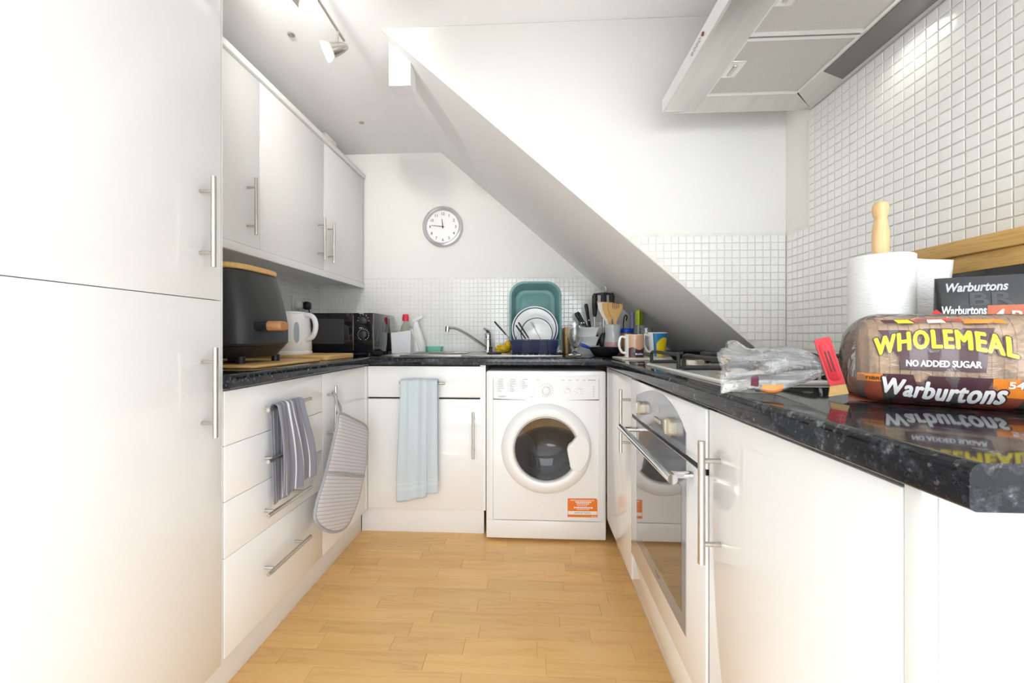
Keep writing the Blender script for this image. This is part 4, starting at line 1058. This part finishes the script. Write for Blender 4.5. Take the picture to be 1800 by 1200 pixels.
# utensil carousel
UX, UY = .438, 2.36
t = thing('utensil_stand', 'black utensil stand with ring top in the back corner', 'utensil stand', (UX, UY, WT))
MB().lathe([(0, 0), (.068, 0), (.070, .008), (.030, .016), (.010, .022), (0, .022)], 32, (UX, UY, zz)).build('base', black_pl, t)
MB().cyl((UX, UY, zz + .02), (UX, UY, 1.295), .006, n=12).build('pole', steel, t)
MB().lathe([(.012, 0), (.048, .002), (.050, .008), (.012, .016), (0, .016)], 28, (UX, UY, 1.270)).build('hub', black_pl, t)
MB().tube([(UX + .016 * math.cos(2 * PI * k / 16), UY, 1.305 + .018 * math.sin(2 * PI * k / 16)) for k in range(16)], .003, 8, closed=True).build('ring_handle', nickel, t)
for k, (an, lb, hd_) in enumerate(((200, 'black ladle', 'ladle'), (262, 'black slotted spoon', 'spoon'), (318, 'black turner', 'turner'), (20, 'black masher', 'spoon'))):
    a = R(an); x, y = UX + .058 * math.cos(a), UY + .050 * math.sin(a)
    if hd_ and k == 3: x = UX + .055
    t = thing('hanging_utensil', lb + (' hanging on the side of the stand towards the bowls', ' hanging at the front of the stand', ' hanging on the side of the stand towards the soffit', ' hanging at the rear of the stand')[k], 'utensil', (x, y, 1.0), 'utensils on the stand')
    MB().tube([(x, y, 1.278), (x, y, 1.262), (x, y, 1.20), (x, y, 1.150), (x, y, 1.138)], [.008, .017, .018, .013, .007], 10).build('handle', black_pl, t)
    MB().tube([(x, y, 1.14), (x, y, 1.04)], .0042, 8).build('shaft', steel, t)
    if hd_ == 'turner': MB().box(x - .028, x + .028, y - .002, y + .002, .955, 1.045, bev=.0015).build('blade', black_pl, t)
    else: MB().lathe([(0, -.052), (.015, -.048), (.025, -.025), (.026, 0), (.018, .03), (.006, .045), (0, .045)], 18, Matrix.Translation((x, y, 1.0)) @ Matrix.Diagonal((1, .4, 1, 1))).build('head', black_pl, t)
# utensil pot
PX, PY = .468, 2.235
t = thing('utensil_pot', 'pale grey ceramic utensil pot with a pink foot', 'pot', (PX, PY, WT))
MB().lathe([(0, .072), (.050, .072), (.046, .095), (.043, .12), (.047, .150), (.0515, .170), (.0485, .170), (.040, .12), (.042, .085), (0, .082)], 36, (PX, PY, zz)).build('upper', mat('grey ceramic', (.55, .57, .58), .2, coat=.5), t)
MB().lathe([(0, 0), (.047, 0), (.051, .01), (.052, .05), (.050, .0715), (0, .0715)], 36, (PX, PY, zz)).build('foot', mat('pink glaze', (.68, .33, .35), .25, coat=.4), t)
def spatula(label, bx, lean_, ztop, w, m_, slots=False, dy=0):
    t = thing('spatula', label, 'spatula', (bx, PY, 1.0), 'spatulas in the pot')
    z0 = 1.00; out = []
    prof = [(.006, 0), (.006, .08), (.008, .11), (.024, .140), (w * .95, .175), (w, .225), (w * .92, ztop - z0 - .006), (w * .7, ztop - z0)]
    L = [(-a, b) for a, b in prof]; Rr = [(a, b) for a, b in prof][::-1]
    fx = lambda a, b: bx + a + lean_ * b
    m = MB().prism(L + Rr, lambda a, b: (fx(a, b), PY - .004 + dy, z0 + b), lambda a, b: (fx(a, b), PY + .002 + dy, z0 + b))
    o = m.build('blade', m_, t)
    if slots:
        for q in (-.014, -.003, .008, .018):
            b0 = .175 + abs(q) * .4
            MB().box(fx(q, b0) - .0016, fx(q, b0) + .0016, PY - .0046 + dy, PY - .0039 + dy, z0 + b0, z0 + b0 + (.045 if abs(q) < .01 else .03)).build('slot', mat('slot shadow', (.06, .035, .015), .9), t)
spatula('pale plastic spatula at the back of the pot', PX - .012, -.17, 1.218, .036, mat('cream plastic', (.78, .74, .66), .5), dy=.026)
spatula('rounded wooden spoon in the pot', PX - .004, -.09, 1.215, .036, spat_m, dy=.014)
spatula('slotted wooden spatula at the front of the pot', PX + .010, .02, 1.206, .042, spat_m, True)
# black pan with blue handle
def pan(label, cx, cy, r, h, hdir, hm, hl, z=zz):
    t = thing('frying_pan', label, 'pan', (cx, cy, z))
    MB().lathe([(0, 0), (r * .55, 0), (r * .70, .006), (r, h), (r + .003, h + .001), (r - .003, h), (r * .68, .009), (0, .004)], 40, (cx, cy, z)).build('pan_body', iron, t)
    d = Vector(hdir).normalized(); p = Vector((cx, cy, z + h - .004)) + Vector((d.x, d.y, 0)) * r
    if hl: MB().tube([p, p + d * hl * .3, p + d * hl * .7, p + d * hl], [.006, .008, .0095, .008], 10).build('handle', hm, t)
pan('small black frying pan with blue handle in front of the utensil pot', .395, 2.075, .088, .046, (-.85, -.1, .34), mat('blue handle', (.02, .06, .38), .4), .055)
pan('wide black pan on the worktop beyond the hob', .672, 1.635, .108, .044, (.5, .6, 0), black_pl, 0)
# jar, tubes, sponge, tumbler
t = thing('spread_jar', 'jar of brown spread with a bright blue lid behind the mugs', 'jar', (.556, 2.29, WT))
MB().lathe([(0, 0), (.040, 0), (.041, .01), (.041, .105), (.036, .122), (.036, .124), (0, .124)], 32, (.556, 2.29, zz)).build('jar_body', mat('brown spread', (.55, .30, .11), .15, coat=.8), t)
MB().lathe([(.041, .1245), (.042, .128), (.042, .148), (.040, .151), (0, .151)], 32, (.556, 2.29, zz)).build('lid', mat('blue lid', (.01, .05, .55), .35), t)
t = thing('tumbler', 'clear straight tumbler standing behind the blue mug', 'glass', (.628, 2.12, WT))
MB().lathe([(0, 0), (.031, 0), (.033, .150), (.0312, .150), (.029, .008), (0, .008)], 30, (.622, 2.12, zz)).build('vessel', glassm, t)
t = thing('bottle_brush', 'long lilac-grey tube standing behind the blue lidded jar', 'tube', (.595, 2.30, WT))
MB().lathe([(0, 0), (.012, 0), (.0125, .235), (.010, .25), (0, .252)], 16, (.612, 2.37, zz)).build('tube_body', mat('lilac tube', (.34, .33, .52), .35), t)
t = thing('kitchen_tongs', 'dark looped tongs handle standing behind the jar', 'tongs', (.555, 2.31, WT))
MB().tube(catmull([(.560, 2.385, zz), (.561, 2.385, zz + .12), (.565, 2.385, zz + .20), (.574, 2.385, zz + .232), (.584, 2.385, zz + .225), (.580, 2.385, zz + .20)], 5, False), .004, 8).build('loop', bl_h, t)
t = thing('green_scourer', 'lime green scourer sponge propped under the soffit', 'sponge', (.615, 2.19, WT))
MB().box(.600, .609, 2.20, 2.255, 1.085, 1.168, bev=.003).build('sponge_layer', mat('lime sponge', (.62, .72, .05), .8), t)
MB().box(.6092, .632, 2.20, 2.255, 1.085, 1.158, bev=.004).build('scour_layer', noisy(mat('olive scourer', (.11, .16, .008), .95), 300, .3), t)
MB().cyl((.610, 2.228, zz), (.610, 2.228, 1.090), .005, n=10).build('stick', mat('stick', (.55, .57, .5), .5), t)

# ------------------------------------------------------------------ mugs on their thin board
tag(MB().box(.400, .700, 1.715, 1.93, zz, zz + .006, bev=.002).build('serving_board', mat('cream melamine', (.78, .73, .63), .35)), 'thin cream board under the two mugs', 'board')
zm = zz + .0066
def mug(label, cx, cy, rb, rt, h, hang, wallm, hand_r):
    t = thing('mug', label, 'mug', (cx, cy, zm))
    MB().lathe([(0, 0), (rb - .003, 0), (rb, .003), (rt, h - .002), (rt - .0015, h), (rt - .004, h - .002), (rb - .004, .006), (0, .005)], 40, (cx, cy, zm)).build('mug_body', ceramic, t)
    a = R(hang); d = Vector((math.cos(a), math.sin(a), 0)); c = Vector((cx, cy, zm))
    rr_ = lambda z: rb + (rt - rb) * z / h
    pts = [c + d * (rr_(z) + o_) + Vector((0, 0, z)) for o_, z in ((-.003, h * .86), (hand_r * .7, h * .90), (hand_r, h * .66), (hand_r * .92, h * .42), (hand_r * .5, h * .24), (-.003, h * .22))]
    MB().tube(catmull(pts, 5, False), .0055, 10).build('handle', ceramic, t)
    return t
def wrap(t, cx, cy, rb, rt, h, a0, a1, z0, z1, m_, name='print', off=.0006, n=24, top=None):
    m = MB()
    def f(u, v):
        a = R(a0 + (a1 - a0) * u); zt_ = z1 if top is None else top(u); z = z0 + (zt_ - z0) * v; r = rb + (rt - rb) * z / h + off
        return (cx + r * math.cos(a), cy + r * math.sin(a), zm + z)
    return m.grid(f, n, 6).build(name, m_, t, angle=80)
t = mug('white mug printed with a peach and dark brown picture', .470, 1.785, .0425, .0425, .106, 192, None, .030)
wrap(t, .470, 1.785, .0425, .0425, .106, 222, 345, .003, .104, mat('peach print', (.62, .36, .23), .2, coat=.5))
wrap(t, .470, 1.785, .0425, .0425, .106, 222, 345, .003, .047, mat('brown print', (.075, .032, .022), .2, coat=.5), off=.0010, top=lambda u: .043 + .006 * math.sin(u * 9))
wrap(t, .470, 1.785, .0425, .0425, .106, 250, 318, .012, .026, mat('dark blue print', (.03, .035, .09), .3), off=.0013)
m = MB()
for q, (w_, h_) in enumerate(((.006, .007), (.004, .005), (.005, .005), (.004, .007), (.005, .005), (.004, .005))):
    a_ = R(262) + q * .007 / .044
    p_ = lambda a, z: (.470 + .0440 * math.cos(a), 1.785 + .0440 * math.sin(a), zm + z)
    m.quad(p_(a_, .0155), p_(a_ + w_ / .044, .0155), p_(a_ + w_ / .044, .0155 + h_), p_(a_, .0155 + h_))
stuff(m.build('printed_marks', white_print, t, normals=False))
t = mug('tapered blue and yellow mug with white handle', .597, 1.86, .031, .0465, .116, 196, None, .032)
wrap(t, .597, 1.86, .031, .0465, .116, 228, 372, .004, .112, mat('blue glaze', (.02, .20, .42), .15, coat=.6))
wrap(t, .597, 1.86, .031, .0465, .116, 248, 350, .004, .09, mat('yellow glaze', (.78, .56, .01), .15, coat=.6), off=.0010, top=lambda u: .03 + .062 * math.sin(PI * min(1, .12 + u * .8)) ** .6)

# ------------------------------------------------------------------ kitchen roll
KX, KY = .668, .773
t = thing('kitchen_roll_holder', 'turned wooden kitchen roll holder behind the bread', 'roll holder', (KX, KY, WT))
MB().lathe([(0, 0), (.056, 0), (.058, .006), (.055, .014), (0, .015)], 40, (KX, KY, zz)).build('base', turned_m, t)
MB().lathe([(.0110, .0155), (.0110, .255), (.0122, .262), (.0130, .285), (.0124, .305), (.0102, .322), (.0092, .328), (.0102, .331), (.0120, .337), (.0123, .347), (.0112, .355), (.007, .359), (0, .360)], 28, (KX, KY, zz)).build('dowel', turned_m, t)
paper = noisy(mat('white paper towel', (.84, .84, .84), .95), 60, .012, .5, 130, stretch=(1, 1, 2.2), dist=.004)
t = thing('kitchen_roll', 'white kitchen roll on the wooden holder with a loose sheet', 'kitchen roll', (KX, KY, WT + .016))
z0 = zz + .0162; RR = .0485
MB().lathe([(.016, 0), (RR - .002, 0), (RR, .002), (RR, .236), (RR - .002, .238), (.016, .238), (.016, 0)], 64, (KX, KY, z0)).build('roll', paper, t)
def sheet(u, v):
    # leaves the roll tangentially and hangs out towards the wooden bin
    a0 = R(-20); x0, y0 = KX + (RR + .0006) * math.cos(a0), KY + (RR + .0006) * math.sin(a0)
    L = (.060 - .022 * (1 - v)) * u
    return (x0 + .98 * L, y0 - .12 * L + .003 * math.sin(u * 5), z0 + .010 + (.222 - .006 * u) * v)
o = MB().grid(sheet, 12, 30).build('loose_sheet', paper, t, angle=80); solidify(o, .0008)

# ------------------------------------------------------------------ wooden bread bin with dark front
t = thing('bread_bin', 'wooden bread bin with dark glossy front against the tiles', 'bread bin', (.90, .67, WT))
bx, b0, b1 = .842, .47, .93
MB().box(bx - .006, XR - .010, b0, b1, 1.176, 1.206, bev=.002).build('top_board', board_y, t)
MB().box(bx + .004, XR - .012, b0 + .004, b0 + .018, zz, 1.1755).build('side_board', board_y, t)
MB().box(bx + .004, XR - .012, b1 - .018, b1 - .004, zz, 1.1755).build('side_board', board_y, t)
MB().box(bx + .004, bx + .016, b0 + .0185, b1 - .0185, 1.143, 1.1755, bev=.001).build('front_rail', board_y, t)
MB().box(bx + .004, bx + .016, b0 + .0185, b1 - .0185, zz, .945).build('front_rail', board_y, t)
MB().box(bx + .006, bx + .012, b0 + .0185, b1 - .0185, .9455, 1.1425).build('front_door', mat('black acrylic', (.014, .014, .017), .05, coat=1.0), t)
MB().box(XR - .022, XR - .0125, b0 + .0185, b1 - .0185, zz, 1.1755).build('back_board', board_y, t)

# ------------------------------------------------------------------ loaf in its printed bag
LA = Vector((.520, .660, 0)); LD = Vector((math.cos(R(-30)), math.sin(R(-30)), 0)); LN = Vector((math.sin(R(30)), math.cos(R(30)), 0))  # axis, normal away from the camera
def LP(s_, d, z): return LA + LD * s_ + LN * d + Vector((0, 0, z))
LL, HB, HA = .205, .0685, .0575
zc_ = WT + .001 + HB
def taper(s_):
    a = min(1, max(0, (s_ + .012) / .050)); b = min(1, max(0, (LL + .014 - s_) / .045))
    return max(.02, math.sqrt(max(0, 1 - (1 - a) ** 2))) * max(.02, math.sqrt(max(0, 1 - (1 - b) ** 2)))
NE = 2.7
def sup(a): 
    c, s_ = math.cos(a), math.sin(a)
    return math.copysign(abs(c) ** (2 / NE), c), math.copysign(abs(s_) ** (2 / NE), s_)
def wr_(s_, z): return .0009 * math.sin(s_ * 190 + z * 60) + .0007 * math.sin(s_ * 83 - z * 140)
def half(s_): k = taper(s_); return HA * k, HB * (.35 + .65 * k)
def top_bulge(s_): return 1.0 - .05 * (s_ - .05) / .1
def bag_ring(s_, k=1.0, n=48, dz=0):
    a, b = half(s_); o = []
    for i in range(n):
        c, q = sup(2 * PI * i / n)
        zl = b * q * k
        if zl > 0: zl *= top_bulge(s_)
        o.append(LP(s_, a * c * k + wr_(s_, q * b), max(zc_ + zl - (HB - b) * .42, WT + .0008)))
    return o
def front_d(s_, z):
    """distance (negative: towards the camera) of the bag front at height z above the worktop"""
    a, b = half(s_); q = (z + WT - zc_ + (HB - b) * .42) / b
    if q > 0: q /= top_bulge(s_)
    q = min(.985, abs(q))
    return -a * (1 - q ** NE) ** (1 / NE) + wr_(s_, 0) - .0004
t = thing('bread_loaf', 'sliced wholemeal loaf in a printed plastic bag on the worktop', 'bread', (LA.x + .1, LA.y - .06, WT))
crust = noisy(mat('bread crust', (.82, .52, .31), .8), 90, .16, .3, 250)
SL = bpy.data.meshes.new('slice')
b_ = MB()
def sring(x, k): return [Vector((x, HA * .955 * k * sup(2 * PI * i / 32)[0], HB * .955 * k * sup(2 * PI * i / 32)[1])) for i in range(32)]
b_.loft([sring(-.0058, .97), sring(-.005, 1.0), sring(.005, 1.0), sring(.0058, .97)])
bmesh.ops.recalc_face_normals(b_.bm, faces=b_.bm.faces); b_.bm.to_mesh(SL); b_.bm.free(); SL.materials.append(crust)
ns = 16
for k in range(ns):
    s_ = .022 + k * (LL - .040) / (ns - 1)
    o = bpy.data.objects.new('slice', SL); C.objects.link(o)
    p = LP(s_, 0, zc_)
    kk = min(1, taper(s_) * 1.0)
    o.parent = t; o.matrix_parent_inverse = world_of(t).inverted()
    o.location = (p.x, p.y, p.z - .001); o.rotation_euler = (R(rr.uniform(-1.2, 1.2)), 0, R(-30)); o.scale = (1, kk * .985, kk * .985)
# film
def film_material(name, opac, tint=(.95, .95, .96)):
    m = bpy.data.materials.new(name); m.use_nodes = True; nt = m.node_tree; L = nt.links
    nt.nodes.remove(nt.nodes['Principled BSDF']); out = nt.nodes['Material Output']
    tr = nd(nt, 'ShaderNodeBsdfTransparent'); gl = nd(nt, 'ShaderNodeBsdfGlossy'); df = nd(nt, 'ShaderNodeBsdfDiffuse')
    tr.inputs[0].default_value = (.97, .97, .97, 1)
    gl.inputs['Roughness'].default_value = .10; df.inputs[0].default_value = (*tint, 1)
    tc = nd(nt, 'ShaderNodeTexCoord'); n = nd(nt, 'ShaderNodeTexNoise'); n.inputs['Scale'].default_value = 28; n.inputs['Detail'].default_value = 3; n.inputs['Distortion'].default_value = 1.5
    L.new(tc.outputs['Object'], n.inputs['Vector'])
    bp = nd(nt, 'ShaderNodeBump'); bp.inputs['Strength'].default_value = .55; bp.inputs['Distance'].default_value = .012
    L.new(n.outputs['Fac'], bp.inputs['Height']); L.new(bp.outputs[0], gl.inputs['Normal'])
    m1 = nd(nt, 'ShaderNodeMixShader'); m1.inputs[0].default_value = opac
    L.new(tr.outputs[0], m1.inputs[1]); L.new(df.outputs[0], m1.inputs[2])
    fr = nd(nt, 'ShaderNodeFresnel'); fr.inputs['IOR'].default_value = 1.5; L.new(bp.outputs[0], fr.inputs['Normal'])
    m2 = nd(nt, 'ShaderNodeMixShader'); L.new(fr.outputs[0], m2.inputs[0]); L.new(m1.outputs[0], m2.inputs[1]); L.new(gl.outputs[0], m2.inputs[2])
    L.new(m2.outputs[0], out.inputs['Surface'])
    return m
film = film_material('clear bread bag', .08)
rings = [bag_ring(-.012 + (LL + .024) * k / 40) for k in range(41)]
MB().loft(rings).build('bag', film, t, angle=60)
# prints on the bag front: (s, z) in metres, z above the worktop
def strip(name, m_, poly_top, poly_bot, s0, s1, off, n=40, nz_=14):
    def f(u, v):
        s_ = s0 + (s1 - s0) * u; z = poly_bot(u) + (poly_top(u) - poly_bot(u)) * v
        return LP(s_, front_d(s_, z) - off, WT + z)
    return MB().grid(f, n, nz_).build(name, m_, t, angle=70)
red_b = mat('russet print', (.31, .075, .04), .25, coat=.5)
org_b = mat('orange print', (.86, .27, .035), .25, coat=.5)
pur_b = mat('aubergine print', (.085, .035, .045), .25, coat=.5)
yel_b = mat('yellow print', (.92, .74, .03), .3, coat=.4)
strip('print_band', red_b, lambda u: .040 - .006 * u, lambda u: .001, -.002, LL + .004, .0003)
strip('print_orange', org_b, lambda u: .0475, lambda u: .036, .004, .034, .0006)
strip('print_orange', org_b, lambda u: .0465, lambda u: .022 - .002 * u, .138, .200, .0006)
for s0, s1, zt0, zb0, ds in ((.030, .062, .048, .006, .012), (.078, .138, .047, .006, -.010)):
    def f(u, v, s0=s0, s1=s1, zt0=zt0, zb0=zb0, ds=ds):
        s_ = s0 + (s1 - s0) * u + ds * (1 - v); z = zb0 + (zt0 - zb0) * v
        return LP(s_, front_d(s_, z) - .0007, WT + z)
    MB().grid(f, 16, 12).build('print_letter', pur_b, t, angle=70)
def para(s0t, s1t, s0b, s1b, zt_, zb_, nm='print_letter', m_=pur_b, off=.0007):
    def f(u, v):
        a = s0b + (s0t - s0b) * v; b = s1b + (s1t - s1b) * v; s_ = a + (b - a) * u; z = zb_ + (zt_ - zb_) * v
        return LP(s_, front_d(s_, z) - off, WT + z)
    MB().grid(f, 14, 14).build(nm, m_, t, angle=70)
para(.026, .056, .046, .072, .112, .075)
para(.074, .098, .068, .086, .114, .075)
para(.102, .126, .082, .108, .112, .075)
para(.112, .142, .098, .126, .114, .075)
para(.047, .133, .049, .131, .0785, .0545, 'print_panel')
para(.030, .062, .034, .070, .1275, .1225, 'print_top', pur_b); para(.045, .060, .049, .066, .1272, .1220, 'print_top', yel_b, .001)
para(.080, .095, .080, .098, .1268, .1220, 'print_top', white_print, .001); para(.115, .150, .115, .155, .1262, .1205, 'print_top', org_b, .001)
para(.064, .112, .068, .116, .1280, .1245, 'print_top', mat('red print', (.75, .06, .04), .3), .0007)
def loaf_text(string, size, sc0, z0, m_, name, bold, arch, off, width, shear=0, slope=0, outline=None, grow=0.0, space=1.0):
    """lettering laid on the bag front; strokes are thickened by overlaying shifted copies in one mesh"""
    v, f = text_data(string, size, 0.0, shear, 'CENTER', space, sub=.006)
    xs = [p.x for p in v]; mid = (max(xs) + min(xs)) / 2; k = width / (max(xs) - min(xs))
    def put_on(rad, mm, of, nm, n):
        mb = MB()
        for dx, dy in [(0, 0)] + [(rad * math.cos(2 * PI * q / n), rad * math.sin(2 * PI * q / n)) for q in range(n)]:
            def place(p):
                u = (p.x - mid) * k + dx; q = u / (width / 2)
                ss = sc0 + u; z = z0 + p.y * (1 + grow * q) + dy + arch * (1 - q * q) + slope * u
                return LP(ss, front_d(ss, z) - of, WT + z)
            mb.add(v, f, place)
        mb.build(nm, mm, t, angle=80, normals=False)
    if outline: put_on(bold + outline[1], outline[0], off - .0006, name + '_outline', 10)
    put_on(bold, m_, off, name, 6)
loaf_text('WHOLEMEAL', .036, .090, .0745, yel_b, 'lettering', .0012, .0125, .0020, .136, outline=(pur_b, .0015), space=1.15)
loaf_text('NO ADDED SUGAR', .0125, .0905, .0605, white_print, 'lettering', .0004, 0, .0013, .072)
loaf_text('Warburtons', .037, .0905, .0165, white_print, 'lettering', .0011, -.004, .0018, .120, shear=.12, slope=-.075, outline=(pur_b, .0018), grow=.12, space=1.08)
loaf_text('54', .0125, .158, .0345, white_print, 'lettering', .0004, 0, .0016, .013)
loaf_text('FIBRE', .007, .022, .0385, black_print, 'lettering', .0001, 0, .0014, .018)
# red bag clip
cp_ = LP(-.016, -.012, 0)
red_cl = mat('red clip plastic', (.66, .035, .05), .35)
def clip_pt(a, l, th):   # a across, l along the clip, th thickness towards the camera
    d = (LD * .26 + Vector((0, 0, -.965))).normalized(); ac = (LD * .965 + Vector((0, 0, .26))).normalized()
    o_ = LP(-.037, -.018, .100 + WT)
    return o_ + d * l + ac * a + LN * (-th)
c1 = rrect(.021, .078, .003, 3, 0, .039)
m = MB().loft([[clip_pt(a, l, 0) for a, l in c1], [clip_pt(a, l, .007) for a, l in c1]])
cl = m.build('bag_clip', red_cl, t)
for a in (-.0022, .0022):
    MB().prism([(a - .0007, .022), (a + .0007, .022), (a + .0007, .056), (a - .0007, .056)], lambda p, q: clip_pt(p, q, .0081), lambda p, q: clip_pt(p, q, .0086)).build('clip_slot', black_print, cl)
m = MB().loft([[clip_pt(a, l, .0072) for a, l in rrect(.015, .064, .006, 4, 0, .039)], [clip_pt(a, l, .0082) for a, l in rrect(.013, .060, .005, 4, 0, .039)]], cap0=False)
m.build('clip_rib', red_cl, cl)
MB().box(-.008, .008, 0, 1, 0, 1).bm.free()
m = MB().loft([[clip_pt(a, .0782, th) for a, th in ((-.010, 0), (.010, 0), (.010, .007), (-.010, .007))], [clip_pt(a, .094, th) for a, th in ((-.016, -.002), (.010, -.002), (.010, .006), (-.016, .006))]])
m.build('clip_tail', board_m, cl)
# loose end of the bag
tailm = film_material('bag tail film', .20, (.90, .91, .93))
def tail_ring(k, n=56):
    """k 0 at the clip, 1 at the open end"""
    s_ = -.030 - .150 * k; o = []
    w = .008 + .050 * sm(min(1, k * 1.5)); h = .012 + .026 * sm(min(1, k * 1.6)) + .006 * math.sin(k * 7)
    zc0 = WT + .052 - .012 * k
    for i in range(n):
        a = 2 * PI * i / n
        fold = 1 + (.22 * math.sin(5 * a + 2.2 * k) + .16 * math.sin(9 * a - 3 * k) + .28 * noise.noise(Vector((math.cos(a) * 2, math.sin(a) * 2, k * 5)))) * min(1, k * 3 + .2)
        p = LP(s_ - .02 * noise.noise(Vector((a, k * 2, 3))) * k, w * fold * math.cos(a) - .012, zc0 + h * fold * math.sin(a))
        p.z = max(p.z, WT + .0012 + .0008 * (i % 3))
        o.append(p)
    return o
m = MB().loft([tail_ring(k / 30) for k in range(31)], cap0=False, cap1=False)
bt = m.build('bag_tail', tailm, t, angle=70)
def patch(k0, k1, a0, a1, m_, nm):
    def f(u, v):
        k = k0 + (k1 - k0) * u; r_ = tail_ring(k, 56); c = sum(r_, Vector()) / 56
        i = (a0 + (a1 - a0) * v) % 56; i0 = int(i); p = r_[i0].lerp(r_[(i0 + 1) % 56], i - i0)
        return p + (p - c).normalized() * .0012
    MB().grid(f, 8, 6).build(nm, m_, bt, angle=80)
patch(.42, .62, 33, 37, org_b, 'tail_print'); patch(.66, .74, 30.5, 33.5, mat('plum print', (.14, .03, .06), .3), 'tail_print'); patch(.50, .60, 37.2, 38.6, org_b, 'tail_print')

# dark packet behind the loaf
t = thing('bread_packet', 'dark grey bread packet with orange label behind the loaf', 'packet', (.75, .66, WT))
def QP(s_, d, z): return LP(s_, .105 + d, WT + z)
pk = mat('charcoal packet', (.020, .021, .025), .25, coat=.3)
def pring(s_, k): return [QP(s_ - .028 * (z / .2) * 0 , d * k, z) for d, z in ((-.012, .001), (-.017, .05), (-.016, .12), (-.010, .175), (-.003, .200), (.003, .200), (.010, .175), (.016, .12), (.017, .05), (.012, .001))]
m = MB().loft([pring(.126, .35), pring(.131, .9), pring(.16, 1.05), pring(.22, 1.05), pring(.262, .9), pring(.268, .35)])
m.build('packet_bag', pk, t, angle=50)
def pfront(z): 
    zs_ = ((.001, -.0126), (.05, -.01785), (.12, -.0168), (.175, -.0105), (.2, -.00315))
    for (a, da), (b, db) in zip(zs_, zs_[1:]):
        if z <= b: return da + (db - da) * (z - a) / (b - a)
    return zs_[-1][1]
def ptext(string, size, s0, z0, m_, w, bold=.0005, shear=.0, off=.001):
    v, f = text_data(string, size, bold, shear, 'LEFT', 1.0, sub=.012); wd_ = max(p.x for p in v)
    MB().add(v, f, lambda p: QP(s0 + p.x * w / wd_, pfront(z0 + p.y) - off, z0 + p.y)).build('lettering', m_, t, angle=80, normals=False)
pale = mat('pale grey letters', (.50, .51, .53), .35)
ptext('Warburtons', .020, .1345, .176, pale, .070, .0006, .35)
ptext('Warburtons', .020, .130, .138, white_print, .050, .0006, .15)
ptext('BR', .03, .160, .152, mat('dim letters', (.06, .063, .07), .4), .05, .0006)  # dim second copy of the label letters
def lab(u, v):
    z = .108 + .044 * v; return QP(.178 + .086 * u + .003 * v, pfront(z) - .0012, z)
MB().grid(lab, 8, 6).build('orange_label', mat('rust label', (.55, .13, .05), .35), t, angle=70)
ptext('4', .030, .184, .124, white_print, .014, .0009, .2, .0022)
ptext('BR', .024, .204, .126, mat('cream print', (.75, .68, .58), .4), .028, .0005, 0, .0022)
MB().loft([[LP(.108, .075, WT + .132), LP(.132, .070, WT + .133), LP(.122, .080, WT + .147)], [LP(.108, .077, WT + .132), LP(.132, .072, WT + .133), LP(.122, .082, WT + .147)]]).build('red_tab', mat('red tab', (.80, .03, .03), .3), t)
